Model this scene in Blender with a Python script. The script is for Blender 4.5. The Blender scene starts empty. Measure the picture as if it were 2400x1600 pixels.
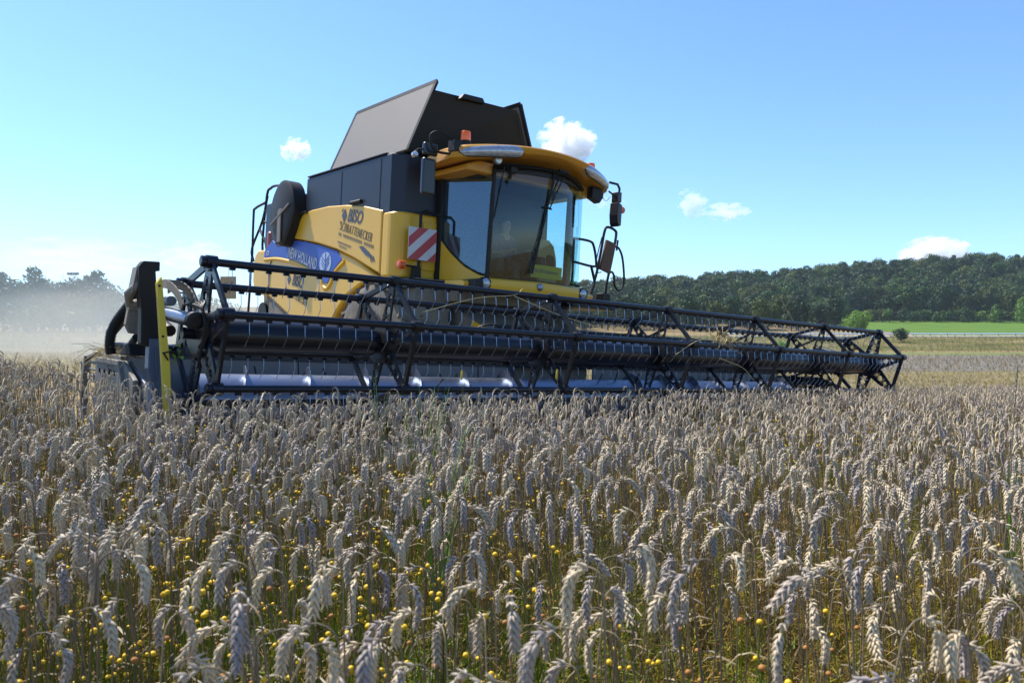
import bpy, bmesh, math, random
import numpy as np
from mathutils import Vector, Matrix, noise
random.seed(7); rng = np.random.default_rng(11)
R = math.radians
sc = bpy.context.scene
col = sc.collection

# ------------------------------------------------------------------ camera, sky, sun
cam_d = bpy.data.cameras.new("camera"); cam = bpy.data.objects.new("camera", cam_d); col.objects.link(cam)
cam.location = (0, 0, 1.10); cam.rotation_euler = (R(90), 0, 0)
cam_d.sensor_width = 36; cam_d.lens = 27.57; cam_d.clip_start = 0.05; cam_d.clip_end = 20000
cam_d.dof.use_dof = True; cam_d.dof.focus_distance = 5.0; cam_d.dof.aperture_fstop = 8
sc.camera = cam
SUN_AZ, SUN_EL = R(-52), R(55)            # azimuth from +Y (view direction), negative = left
w = bpy.data.worlds.new("World"); sc.world = w; w.use_nodes = True
nt = w.node_tree; bg = nt.nodes["Background"]
sky = nt.nodes.new("ShaderNodeTexSky"); sky.sky_type = 'NISHITA'; sky.sun_disc = False
sky.sun_elevation = SUN_EL; sky.sun_rotation = SUN_AZ; sky.altitude = 150
sky.air_density = 1.0; sky.dust_density = 0.25; sky.ozone_density = 1.6
hs = nt.nodes.new('ShaderNodeMix'); hs.data_type = 'RGBA'; hs.blend_type = 'MULTIPLY'; hs.inputs[0].default_value = 1; hs.inputs[7].default_value = (.74, .97, 1.24, 1)
nt.links.new(sky.outputs[0], hs.inputs[6]); nt.links.new(hs.outputs[2], bg.inputs[0]); bg.inputs[1].default_value = 0.115
sd = bpy.data.lights.new("sun", 'SUN'); sun = bpy.data.objects.new("sun", sd); col.objects.link(sun)
sd.energy = 5.0; sd.angle = R(0.5); sd.color = (1, .95, .87)
sdir = Vector((math.sin(SUN_AZ)*math.cos(SUN_EL), math.cos(SUN_AZ)*math.cos(SUN_EL), math.sin(SUN_EL)))
sun.rotation_euler = sdir.to_track_quat('Z', 'Y').to_euler()
sc.view_settings.view_transform = 'Standard'; sc.view_settings.look = 'None'
sc.view_settings.exposure = 0.74; sc.view_settings.gamma = 1
sc.cycles.volume_bounces = 6; sc.cycles.max_bounces = 8; sc.cycles.transparent_max_bounces = 12
sc.cycles.use_denoising = True
sc.cycles.denoising_prefilter = 'NONE'; sc.cycles.denoising_input_passes = 'RGB_ALBEDO_NORMAL'
try: sc.cycles.denoiser = 'OPENIMAGEDENOISE'
except Exception: pass

# ------------------------------------------------------------------ helpers
def tag(o, label=None, cat=None, group=None, kind=None):
    if label: o["label"] = label
    if cat: o["category"] = cat
    if group: o["group"] = group
    if kind: o["kind"] = kind
    return o
def empty(name, M=None, parent=None):
    o = bpy.data.objects.new(name, None); col.objects.link(o); o.empty_display_size = .2
    if M is not None: o.matrix_world = M
    if parent: o.parent = parent
    return o
def mesh_obj(name, verts, faces, mt, parent=None, smooth=False, bevel=0, mats=None, fm=None):
    me = bpy.data.meshes.new(name); me.from_pydata([tuple(v) for v in verts], [], faces)
    for m_ in (mats or [mt]): me.materials.append(m_)
    if fm is not None: me.polygons.foreach_set("material_index", fm)
    if smooth: me.polygons.foreach_set("use_smooth", [True]*len(faces))
    me.update()
    o = bpy.data.objects.new(name, me); col.objects.link(o)
    if parent: o.parent = parent
    if bevel:
        b = o.modifiers.new("bevel", 'BEVEL'); b.width = bevel; b.segments = 3; b.limit_method = 'ANGLE'; b.angle_limit = R(40)
        b.harden_normals = False
    return o
class MB:
    def __init__(s): s.v = []; s.f = []
    def add(s, V, F):
        n = len(s.v); s.v += [tuple(p) for p in V]; s.f += [tuple(i+n for i in f) for f in F]; return s
    def box(s, a, b):
        x0, y0, z0 = [min(p, q) for p, q in zip(a, b)]; x1, y1, z1 = [max(p, q) for p, q in zip(a, b)]
        return s.add([(x0,y0,z0),(x1,y0,z0),(x1,y1,z0),(x0,y1,z0),(x0,y0,z1),(x1,y0,z1),(x1,y1,z1),(x0,y1,z1)],
                     [(0,3,2,1),(4,5,6,7),(0,1,5,4),(1,2,6,5),(2,3,7,6),(3,0,4,7)])
    def tube(s, pts, r, n=10, r2=None, cap=True, closed=False):
        pts = [Vector(p) for p in pts]; rings = []; N = len(pts); base = len(s.v)
        up = None
        for i, p in enumerate(pts):
            if closed: d = (pts[(i+1) % N]-pts[i-1]).normalized()
            else: d = ((pts[i+1] if i < N-1 else p)-(pts[i-1] if i else p)).normalized()
            if up is None: up = d.orthogonal().normalized()
            up = (up-d*up.dot(d)).normalized(); q = d.cross(up)
            rr = r if r2 is None else r+(r2-r)*i/max(1, N-1)
            for k in range(n):
                a = 2*math.pi*k/n; s.v.append(tuple(p+up*math.cos(a)*rr+q*math.sin(a)*rr))
        for i in range(N if closed else N-1):
            for k in range(n):
                a = base+i*n+k; b = base+i*n+(k+1) % n; c = base+((i+1) % N)*n+(k+1) % n; d = base+((i+1) % N)*n+k
                s.f.append((a, b, c, d))
        if cap and not closed:
            s.f.append(tuple(base+k for k in reversed(range(n)))); s.f.append(tuple(base+(N-1)*n+k for k in range(n)))
        return s
    def bar(s, a, b, w_, t, up=(0,0,1)):
        a, b = Vector(a), Vector(b); d = (b-a).normalized(); u = Vector(up); u = (u-d*u.dot(d)).normalized(); q = d.cross(u)
        V = []
        for p in (a, b):
            for su, sq in ((-1,-1),(1,-1),(1,1),(-1,1)): V.append(p+u*su*w_/2+q*sq*t/2)
        return s.add(V, [(0,1,2,3),(7,6,5,4),(0,4,5,1),(1,5,6,2),(2,6,7,3),(3,7,4,0)])
    def prism(s, poly, axis, a, b):
        """extrude a 2-D outline between a and b along an axis; outline gives the two other coordinates in order"""
        n = len(poly); V = []
        for c in (a, b):
            for p in poly:
                q = list(p); q.insert(axis, c); V.append(q)
        F = [tuple(range(n)), tuple(range(2*n-1, n-1, -1))]
        for i in range(n): j = (i+1) % n; F.append((i, i+n, j+n, j))
        return s.add(V, F)
    def lathe(s, prof, c, axis, n=24):
        """prof: (distance along axis, radius)"""
        ax = Vector(axis).normalized(); u = ax.orthogonal().normalized(); q = ax.cross(u); c = Vector(c); base = len(s.v)
        for (h, r) in prof:
            for k in range(n):
                a = 2*math.pi*k/n; s.v.append(tuple(c+ax*h+(u*math.cos(a)+q*math.sin(a))*r))
        for i in range(len(prof)-1):
            for k in range(n):
                s.f.append((base+i*n+k, base+i*n+(k+1) % n, base+(i+1)*n+(k+1) % n, base+(i+1)*n+k))
        s.f.append(tuple(base+k for k in reversed(range(n)))); s.f.append(tuple(base+(len(prof)-1)*n+k for k in range(n)))
        return s
    def build(s, name, mt, parent=None, smooth=False, bevel=0, fix=True):
        o = mesh_obj(name, s.v, s.f, mt, parent, False, bevel)
        if fix:
            bm = bmesh.new(); bm.from_mesh(o.data); bmesh.ops.recalc_face_normals(bm, faces=bm.faces); bm.to_mesh(o.data); bm.free()
        if smooth:
            o.data.polygons.foreach_set("use_smooth", [True]*len(o.data.polygons))
            try: o.data.set_sharp_from_angle(angle=R(38))
            except Exception: pass
        return o
def curve_pts(ctrl, n=8):
    """Catmull-Rom through control points"""
    P = [Vector(p) for p in ctrl]; P = [P[0]*2-P[1]]+P+[P[-1]*2-P[-2]]; out = []
    for i in range(1, len(P)-2):
        for k in range(n):
            t = k/n; a, b, c, d = P[i-1], P[i], P[i+1], P[i+2]
            out.append(.5*((2*b)+(c-a)*t+(2*a-5*b+4*c-d)*t*t+(3*b-a-3*c+d)*t**3))
    out.append(P[-2]); return out

# ------------------------------------------------------------------ materials
def mat(name, color, rough=.6, metal=0, var=0, vscale=8, dirt=None, dirt_amt=.5, dscale=3, bump=0, bscale=60, coat=0, rvar=0,
        trans=0, emit=None, spec=.5):
    m = bpy.data.materials.new(name); m.use_nodes = True; n = m.node_tree; b = n.nodes["Principled BSDF"]
    b.inputs["Base Color"].default_value = (*color, 1); b.inputs["Roughness"].default_value = rough
    b.inputs["Metallic"].default_value = metal; b.inputs["Coat Weight"].default_value = coat; b.inputs["Coat Roughness"].default_value = .15
    b.inputs["Specular IOR Level"].default_value = spec
    tc = n.nodes.new("ShaderNodeTexCoord"); src = None
    if var:
        t = n.nodes.new("ShaderNodeTexNoise"); t.inputs["Scale"].default_value = vscale; t.inputs["Detail"].default_value = 5
        n.links.new(tc.outputs["Object"], t.inputs[0]); mx = n.nodes.new("ShaderNodeMix"); mx.data_type = 'RGBA'
        mx.inputs[6].default_value = (*[c*(1-var) for c in color], 1); mx.inputs[7].default_value = (*[min(1, c*(1+var)) for c in color], 1)
        n.links.new(t.outputs[0], mx.inputs[0]); src = mx.outputs[2]
    if dirt:
        t = n.nodes.new("ShaderNodeTexNoise"); t.inputs["Scale"].default_value = dscale; t.inputs["Detail"].default_value = 8; t.inputs["Roughness"].default_value = .65
        n.links.new(tc.outputs["Object"], t.inputs[0]); rp = n.nodes.new("ShaderNodeMapRange")
        rp.inputs[1].default_value = .42; rp.inputs[2].default_value = .68; rp.inputs[3].default_value = dirt_amt*.35; rp.inputs[4].default_value = dirt_amt
        n.links.new(t.outputs[0], rp.inputs[0]); mx = n.nodes.new("ShaderNodeMix"); mx.data_type = 'RGBA'
        if src: n.links.new(src, mx.inputs[6])
        else: mx.inputs[6].default_value = (*color, 1)
        mx.inputs[7].default_value = (*dirt, 1); n.links.new(rp.outputs[0], mx.inputs[0]); src = mx.outputs[2]
        r2 = n.nodes.new("ShaderNodeMapRange"); r2.inputs[3].default_value = rough; r2.inputs[4].default_value = min(1, rough+.4)
        n.links.new(rp.outputs[0], r2.inputs[0]); n.links.new(r2.outputs[0], b.inputs["Roughness"])
    if src: n.links.new(src, b.inputs["Base Color"])
    if bump:
        t = n.nodes.new("ShaderNodeTexNoise"); t.inputs["Scale"].default_value = bscale; t.inputs["Detail"].default_value = 4
        n.links.new(tc.outputs["Object"], t.inputs[0]); bp = n.nodes.new("ShaderNodeBump"); bp.inputs[0].default_value = bump; bp.inputs[1].default_value = .01
        n.links.new(t.outputs[0], bp.inputs[2]); n.links.new(bp.outputs[0], b.inputs["Normal"])
    if emit: b.inputs["Emission Color"].default_value = (*emit[:3], 1); b.inputs["Emission Strength"].default_value = emit[3]
    if trans: b.inputs["Transmission Weight"].default_value = trans
    return m
DUST = (.33, .27, .19)
yellow = mat("yellow_paint", (.68, .375, .006), .36, dirt=(.42, .31, .10), dirt_amt=.15, dscale=2.2, coat=.08)
yellow_roof = mat("roof_yellow", (.55, .25, .007), .36, dirt=(.36, .26, .10), dirt_amt=.2, dscale=3, coat=.1)
black_paint = mat("black_reel_paint", (.003, .005, .014), .28, dirt=(.03, .025, .02), dirt_amt=.15, dscale=9, spec=.35)
black_frame = mat("black_frame", (.004, .004, .007), .45, dirt=(.04, .03, .02), dirt_amt=.2, dscale=7, spec=.3)
tank_paint = mat("tank_dark_paint", (.007, .010, .022), .38, dirt=(.05, .046, .05), dirt_amt=.2, dscale=1.5, spec=.4)
cover_mt = mat("cover_panel", (.16, .145, .135), .6, dirt=(.2, .18, .15), dirt_amt=.35, dscale=1.6)
black_plast = mat("black_plastic", (.005, .005, .006), .5, dirt=(.035, .027, .018), dirt_amt=.25, dscale=6, spec=.3)
grey_dusty = mat("dusty_grey", (.11, .105, .095), .8, dirt=DUST, dirt_amt=.6, dscale=4, bump=.4, bscale=30)
rubber = mat("tyre_rubber", (.03, .029, .028), .85, dirt=(.26, .22, .16), dirt_amt=.75, dscale=4)
steel = mat("polished_steel", (.22, .26, .35), .34, 1, dirt=(.20, .18, .15), dirt_amt=.3, dscale=5)
tine_mt = mat("tine_wire", (.34, .40, .50), .35, 1)
wall_mt = mat("header_wall_paint", (.16, .18, .22), .35, .3, dirt=(.3, .27, .22), dirt_amt=.5, dscale=6)
alu = mat("weathered_aluminium", (.20, .195, .19), .6, .4, dirt=(.22, .18, .12), dirt_amt=.7, dscale=7)
blue_knife = mat("blue_black_paint", (.035, .065, .14), .35, dirt=(.1, .1, .1), dirt_amt=.3, dscale=6)
yel_guard = mat("yellow_guard_plastic", (.56, .42, .008), .45, dirt=(.4, .3, .1), dirt_amt=.3, dscale=8)
blue_mt = mat("blue_decal", (.018, .075, .42), .38, dirt=(.14, .18, .30), dirt_amt=.3, spec=.3)
pale_mt = mat("pale_decal", (.35, .42, .55), .4)
ink = mat("lettering_ink", (.05, .055, .09), .5)
ink2 = mat("small_lettering", (.22, .18, .11), .6)
white_mt = mat("reflective_white", (.55, .56, .6), .35, dirt=DUST, dirt_amt=.3, dscale=9)
red_mt = mat("reflective_red", (.42, .02, .03), .35, dirt=(.2, .1, .08), dirt_amt=.3)
orange_mt = mat("beacon_orange", (.95, .15, .004), .25, coat=.5)
orange_dark = mat("marker_lamp_orange", (.6, .09, .02), .3)
red_ext = mat("extinguisher_red", (.32, .03, .025), .4, dirt=DUST, dirt_amt=.3)
straw_mt = mat("straw", (.52, .40, .18), .7, var=.3, vscale=20)
grass_mt = mat("green_leaf", (.12, .26, .03), .55, var=.3, vscale=5)
seat_mt = mat("beige_seat", (.30, .22, .10), .8)
cloth_mt = mat("blue_shirt", (.03, .055, .11), .9)
skin_mt = mat("skin", (.28, .15, .10), .6)
dark_int = mat("cab_interior", (.02, .02, .022), .8)
sign_mt = mat("yellow_green_sign", (.30, .27, .008), .6)
tan_mt = mat("tan_board", (.36, .26, .14), .7, var=.15)
wire_mt = mat("grey_wire", (.16, .17, .18), .6)
post_mt = mat("galvanised_post", (.85, .87, .88), .4, .5)

def glass_mat(name, tint, ior=1.5):
    m = bpy.data.materials.new(name); m.use_nodes = True; n = m.node_tree; n.nodes.remove(n.nodes["Principled BSDF"])
    o = n.nodes["Material Output"]; t = n.nodes.new("ShaderNodeBsdfTransparent"); t.inputs[0].default_value = (*tint, 1)
    g = n.nodes.new("ShaderNodeBsdfGlossy"); g.inputs[1].default_value = .02; g.inputs[0].default_value = (.9, .97, 1, 1)
    lw = n.nodes.new("ShaderNodeLayerWeight"); lw.inputs[0].default_value = .5; pw = n.nodes.new("ShaderNodeMath"); pw.operation = 'POWER'; pw.inputs[1].default_value = 5
    f = n.nodes.new("ShaderNodeMath"); f.operation = 'MULTIPLY_ADD'; f.inputs[1].default_value = 1-ior; f.inputs[2].default_value = ior; n.links.new(lw.outputs["Facing"], pw.inputs[0]); n.links.new(pw.outputs[0], f.inputs[0]); mx = n.nodes.new("ShaderNodeMixShader")
    n.links.new(f.outputs[0], mx.inputs[0]); n.links.new(t.outputs[0], mx.inputs[1]); n.links.new(g.outputs[0], mx.inputs[2]); n.links.new(mx.outputs[0], o.inputs[0])
    return m
glass = glass_mat("tinted_glass", (.72, .88, .88), .06)
glass_side = glass_mat("side_glass", (.55, .72, .80), .10)
lens_mt = mat("lamp_lens", (.34, .37, .42), .18, .35, var=.55, vscale=22, coat=1)
mirror_back = mat("mirror_housing", (.012, .013, .018), .35, coat=.2)

# ------------------------------------------------------------------ terrain
TB, TC = -.030, -.016
def sstep(a, b, x):
    t = np.clip((x-a)/(b-a), 0, 1); return t*t*(3-2*t)
KD = [60, 75, 100, 130, 145, 152, 182, 184, 192, 200, 300, 330, 450, 520, 900]
KR = [None, -2.16, -2.0, -1.73, -1.25, -.95, 2.1, 2.35, 2.35, 3.3, 8.0, 10, 26, 28, 28]
KL = [None, -.35, .4, 1.9, 2.7, 3.0, 3.6, 3.6, 3.7, 3.9, 6, 7, 20, 24, 24]
def ground_z(x, y):
    x = np.asarray(x, float); y = np.asarray(y, float)
    s = np.clip(x/np.maximum(y, 8), -1.2, 1.2)
    d = np.clip(y, -40, 60); plane = TB*np.clip(x, -45, 45)+TC*d+.05*sstep(1.5, 6, -x)*sstep(3, 8, y)*(1-sstep(20, 45, y))
    yy = np.maximum(y, 60)
    xe = s*60
    base = TB*np.clip(xe, -45, 45)+TC*60
    def prof(K):
        z = np.interp(yy, KD[1:], K[1:]); t = sstep(60, 75, yy)
        return base*(1-t)+z*t
    wR = sstep(-.05, .25, s)
    far = prof(KR)*wR+prof(KL)*(1-wR)
    ridge = sstep(330, 450, yy)*(12*sstep(.2, .62, s))
    far = far+ridge*wR
    return np.where(y > 60, far, plane)
def gz(x, y): return float(ground_z(x, y))

def ramp_mat(name, cols, scale=3, detail=8, rough=.95, stretch=(1,1,1), bump=.3, bs=40):
    m = bpy.data.materials.new(name); m.use_nodes = True; n = m.node_tree; b = n.nodes["Principled BSDF"]; b.inputs["Roughness"].default_value = rough
    b.inputs["Specular IOR Level"].default_value = .15
    tc = n.nodes.new("ShaderNodeTexCoord"); mp = n.nodes.new("ShaderNodeMapping"); mp.inputs["Scale"].default_value = stretch
    t = n.nodes.new("ShaderNodeTexNoise"); t.inputs["Scale"].default_value = scale; t.inputs["Detail"].default_value = detail; t.inputs["Roughness"].default_value = .65
    rp = n.nodes.new("ShaderNodeValToRGB"); e = rp.color_ramp.elements
    while len(e) < len(cols): e.new(.5)
    for i, c in enumerate(cols): e[i].position = .3+.4*i/(len(cols)-1); e[i].color = (*c, 1)
    n.links.new(tc.outputs["Object"], mp.inputs[0]); n.links.new(mp.outputs[0], t.inputs[0]); n.links.new(t.outputs[0], rp.inputs[0]); n.links.new(rp.outputs[0], b.inputs[0])
    t2 = n.nodes.new("ShaderNodeTexNoise"); t2.inputs["Scale"].default_value = bs; bp = n.nodes.new("ShaderNodeBump"); bp.inputs[0].default_value = bump
    n.links.new(tc.outputs["Object"], t2.inputs[0]); n.links.new(t2.outputs[0], bp.inputs[2]); n.links.new(bp.outputs[0], b.inputs["Normal"])
    return m
soil = ramp_mat("soil_stubble", [(.10, .07, .035), (.22, .16, .07), (.30, .22, .09)], 1.2)
stub = ramp_mat("golden_stubble", [(.10, .08, .035), (.18, .145, .065), (.28, .23, .11)], .9, stretch=(.35, 1, 1))
brown = ramp_mat("brown_crop", [(.11, .10, .078), (.155, .14, .112), (.20, .175, .135)], 1.3, stretch=(.4, .6, 1))
mead = ramp_mat("bank_grass", [(.05, .060, .015), (.12, .11, .035), (.24, .18, .08)], .16, stretch=(.35, 1, 1))
meadl = ramp_mat("pale_verge", [(.10, .12, .035), (.18, .18, .065)], .5)
greenf = ramp_mat("green_meadow", [(.060, .125, .012), (.105, .175, .018)], .35, stretch=(.4, 1, 1))
asph = ramp_mat("asphalt", [(.10, .10, .11), (.14, .14, .15)], 2)
wfloor = ramp_mat("wood_floor", [(.02, .035, .01), (.04, .06, .015)], .1)

xs = np.concatenate([np.arange(-700, -60, 20), np.arange(-60, 80, 2.5), np.arange(80, 901, 20)])
def sheet(name, y0, y1, m, xr=(-1e9, 1e9), step=3, dz=0, xfun=None):
    ys = np.arange(y0, y1+step*.5, step); ys[-1] = y1
    X = xs[(xs >= xr[0]) & (xs <= xr[1])]
    XX, YY = np.meshgrid(X, ys); ZZ = ground_z(XX, YY)+dz
    V = np.stack([XX, YY, ZZ], -1).reshape(-1, 3); nx, ny = len(X), len(ys)
    F = [(j*nx+i, j*nx+i+1, (j+1)*nx+i+1, (j+1)*nx+i) for j in range(ny-1) for i in range(nx-1)]
    o = mesh_obj(name, V, F, m, smooth=True); o["kind"] = "structure"; return o
sheet("ground", -20, 900, soil, step=5)
sheet("stubble_field", 22, 92, stub, xr=(-700, 900), dz=.012)
sheet("brown_field", 84, 140, brown, xr=(0, 400), dz=.03)
sheet("verge", 140, 151, meadl, xr=(-20, 700), dz=.02)
sheet("road_bank", 151, 184, mead, xr=(-20, 700), dz=.03, step=1.5)
sheet("road", 184, 192, asph, xr=(-60, 900), dz=.05, step=2)
sheet("meadow", 192, 318, greenf, xr=(94, 900), dz=.04)
sheet("hillside", 318, 900, wfloor, xr=(-20, 900), dz=.03, step=8)
tag(sheet("meadow_rough_grass", 92, 200, mead, xr=(-400, 0), dz=.02))

# ------------------------------------------------------------------ the harvester's frame (x across, -y forward, z up)
MH = Matrix(((0.7638753, -0.64369881, 0.04632894, 1.838), (0.64403798, 0.76493844, 0.00917913, 9.2346),
             (-0.04134738, 0.02282589, 0.99888406, -0.3199), (0, 0, 0, 1)))
MHB = MH @ Matrix.Translation((0, 0, .12))
# ================================================================== HEADER
hdr = empty("grain_header", MH); tag(hdr, "wide black grain header with hexagonal pickup reel in front of the combine", "grain header")
AX = (.30, 1.252)                                    # reel axis (y, z)
VT = [(.147, 1.796), (-.248, 1.398), (-.095, .854), (.453, .708), (.848, 1.106), (.695, 1.65)]
JX = [-5.36, -3.756, -1.843, .05, 1.905, 3.745, 5.52]
tubes = []
for i, (y, z) in enumerate(VT):
    m = MB(); m.tube([(-5.34, y, z), (5.5, y, z)], .030, 14)
    for jx in JX[1:-1]: m.tube([(jx-.06, y, z), (jx+.06, y, z)], .036, 14)
    for k in range(74):
        x = -5.20+k*.1445
        if any(abs(x-j) < .04 for j in JX): x += .05
        m.lathe([(-.022, .013), (.022, .013)], (x+.003, y, z-.036), (1, 0, 0), 8)
    o = m.build("reel_tube", black_paint, hdr, smooth=True); tubes.append(o)
m = MB()
for a, b in zip(JX[:-1], JX[1:]):
    m.lathe([(a+.07, .10), (a+.13, .13), (b-.13, .13), (b-.07, .10)], (0, *AX), (1, 0, 0), 32)
m.tube([(-5.5, *AX), (5.66, *AX)], .045, 14)
m.build("reel_drum", black_paint, hdr, smooth=True)
def radial(p, t): return (AX[0]+(p[0]-AX[0])*t, AX[1]+(p[1]-AX[1])*t)
def arm_plate(m, x, v, wi, wo, t, holes=True):
    """tapered radial arm with round lightening holes, built as a strip of frames"""
    d = Vector((v[0]-AX[0], v[1]-AX[1])); L = d.length; d.normalize(); q = Vector((-d.y, d.x))
    hs = [(.30, .052), (.52, .042), (.72, .030)] if holes else []
    segs = [0.12]
    for c, r in hs: segs += [c-r/L*1.35, c+r/L*1.35]
    segs += [1.0]
    def W(t): return wi+(wo-wi)*t
    def P(t, s): p = Vector(AX)+d*(t*L)+q*s; return (p.x, p.y)
    for k in range(0, len(segs), 2):
        a, b = segs[k], segs[k+1]
        m.prism([P(a, -W(a)/2), P(b, -W(b)/2), P(b, W(b)/2), P(a, W(a)/2)], 0, x-t/2, x+t/2)
    for c, r in hs:
        a, b = c-r/L*1.35, c+r/L*1.35; N = 12
        for sg in (1, -1):
            for k in range(N):
                a0, a1 = math.pi*k/N, math.pi*(k+1)/N
                t0, t1 = c-math.cos(a0)*r/L, c-math.cos(a1)*r/L
                e0 = a if k == 0 else t0; e1 = b if k == N-1 else t1
                m.prism([P(t0, sg*math.sin(a0)*r), P(t1, sg*math.sin(a1)*r), P(e1, sg*W(t1)/2), P(e0, sg*W(t0)/2)], 0, x-t/2, x+t/2)
for j, jx in enumerate(JX):
    end = j in (0, len(JX)-1)
    m = MB()
    for k, v in enumerate(VT):
        arm_plate(m, jx, v, .27 if end else .17, .11 if end else .06, .02)
        for s in (-.028, .028) if not end else (-.02, .02):
            d = Vector((v[0]-AX[0], v[1]-AX[1])).normalized()
        n_ = VT[(k+1) % 6]
        m.bar((jx, *v), (jx, *n_), .055 if end else .042, .022 if end else .03, up=(0, (v[1]-n_[1]), -(v[0]-n_[0])) )
        m.lathe([(-.045, .036), (-.04, .05), (.04, .05), (.045, .036)], (jx, *v), (1, 0, 0), 16)
        if end:
            sx = -1 if j == 0 else 1
            m.lathe([(0, .042), (.03*sx, .042), (.035*sx, .03)], (jx+sx*.045, *v), (1, 0, 0), 14)
    m.lathe([(-.05, .16), (-.045, .19), (.045, .19), (.05, .16)], (jx, *AX), (1, 0, 0), 28)
    nf0 = len(m.f)
    for k, v in enumerate(VT):
        for t in (.28, .9):
            y, z = radial(v, t)
            m.lathe([(0, .011), (.012, .011), (.016, .006)], (jx-.032, y+.018, z+.012), (-1, 0, 0), 8)
            m.lathe([(0, .011), (.012, .011), (.016, .006)], (jx-.02, y-.03, z-.01), (0, -1, 0), 8)
    o = m.build("reel_spider", black_frame if not end else black_paint, hdr)
    o.data.materials.append(steel); o.data.polygons.foreach_set("material_index", [0]*nf0+[1]*(len(m.f)-nf0))
# tines: wires kinked halfway, hanging from every tube
def tine_geo(m, x, v, lean=0):
    y, z = v
    m.tube([(x, y, z-.025), (x+lean*.3, y-.012, z-.115), (x+lean*.3, y-.018, z-.135), (x+lean, y+.055, z-.225)], .0030, 6)
nt_ = 74; part_ct = 0; rest = MB()
order = [1, 0, 2, 5, 4, 3]
for ti in order:
    for k in range(nt_):
        x = -5.20+k*.1445
        if any(abs(x-j) < .04 for j in JX): x += .05
        lean = random.uniform(-.008, .008)
        if (ti == 1 and k < 55) or (ti == 0 and k < 45):
            m = MB(); tine_geo(m, x, VT[ti], lean); m.build("tine", tine_mt, hdr, fix=False); part_ct += 1
        else: tine_geo(rest, x, VT[ti], lean)
o = rest.build("tine", tine_mt, hdr, fix=False); o["kind"] = "stuff"
# auger: cylinder, helical flighting, retractable fingers
ay, az, ar = 1.55, .615, .27
m = MB(); m.lathe([(-5.0, ar), (5.1, ar)], (0, ay, az), (1, 0, 0), 40); m.build("auger_tube", steel, hdr, smooth=True)
def flight(x0, x1, turns, sgn):
    N = int(abs(turns)*28); V = []; F = []
    for i in range(N+1):
        a = sgn*2*math.pi*turns*i/N; x = x0+(x1-x0)*i/N
        for r in (ar-.005, ar+.085): V.append((x, ay+math.cos(a)*r, az+math.sin(a)*r))
        for r in (ar+.085, ar-.005): V.append((x+.006, ay+math.cos(a)*r, az+math.sin(a)*r))
    for i in range(N):
        for k in range(4): F.append((i*4+k, i*4+(k+1) % 4, (i+1)*4+(k+1) % 4, (i+1)*4+k))
    return V, F
for a, b, s in ((-5.0, -.8, 1), (5.1, .9, 1)):
    V, F = flight(a, b, 6.5, -1 if a < 0 else 1); mb = MB().add(V, F); mb.build("auger_flighting", steel, hdr, smooth=True)
for k in range(26):
    x = -4.7+k*.38; a = random.uniform(0, 6.28)
    for da in (0, math.pi): MB().tube([(x, ay+math.cos(a+da)*ar*.95, az+math.sin(a+da)*ar*.95), (x, ay+math.cos(a+da)*(ar+.15), az+math.sin(a+da)*(ar+.15))], .008, 8).build("auger_finger", black_frame, hdr)
# trough: floor, back wall with frame beams, cutter bar
m = MB(); m.box((-5.6, -.15, .20), (5.6, 2.0, .23)); m.build("header_floor", wall_mt, hdr)
m = MB(); m.prism([(2.0, .2), (2.03, .2), (2.03, 1.02), (1.88, 1.14), (1.86, 1.12), (2.0, 1.0)], 0, -5.6, -.75)
m.prism([(2.0, .2), (2.03, .2), (2.03, 1.02), (1.88, 1.14), (1.86, 1.12), (2.0, 1.0)], 0, .75, 5.6); m.build("back_wall", wall_mt, hdr)
m = MB(); m.box((-5.6, 2.035, 1.0), (5.6, 2.16, 1.13)); m.box((-5.6, 2.035, .25), (5.6, 2.16, .38)); m.build("frame_beam", black_frame, hdr, bevel=.01)
m = MB(); m.box((-5.6, -.24, .19), (5.6, -.152, .225))
for k in range(148):
    x = -5.58+k*.0755
    m.prism([(x-.012, -.24), (x+.012, -.24), (x, -.34)], 2, .196, .214)
m.build("cutter_bar", black_frame, hdr)
for sx in (-1, 1):
    m = MB(); x = 5.62*sx
    m.prism([(-.35, .18), (2.2, .18), (2.2, .98), (1.2, 1.0), (.6, .8), (-.2, .5)], 0, x-.012, x+.012)
    m.build("end_panel", wall_mt if sx < 0 else black_frame, hdr, bevel=.006)
    m = MB(); m.prism([(-.36, .16), (-.36, .5), (-1.15, .14), (-1.15, .1)], 0, x-.05, x+.05); m.build("crop_divider", black_plast, hdr, bevel=.015)
    # reel lift arm with hydraulic cylinder
    m = MB(); m.tube([(x*.994, 2.05, 1.22), (x*.994, 1.2, 1.5), (x*.994, .3, 1.262)], .045, 10)
    m.tube([(x*.994, 1.9, .9), (x*.994, 1.2, 1.2)], .03, 10); m.build("reel_arm", black_frame, hdr, smooth=True)
m = MB(); m.tube([(-5.46, 1.5, 1.47), (-5.5, .72, 1.40), (-5.5, .02, 1.345)], .052, 20, cap=False); m.build("drive_pipe", steel, hdr, smooth=True)
m = MB(); m.lathe([(-.04, .05), (-.03, .066), (.03, .066), (.035, .04)], (-5.5, .02, 1.345), (0, -1, -.08), 18); m.build("pipe_mouth", black_frame, hdr)
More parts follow.
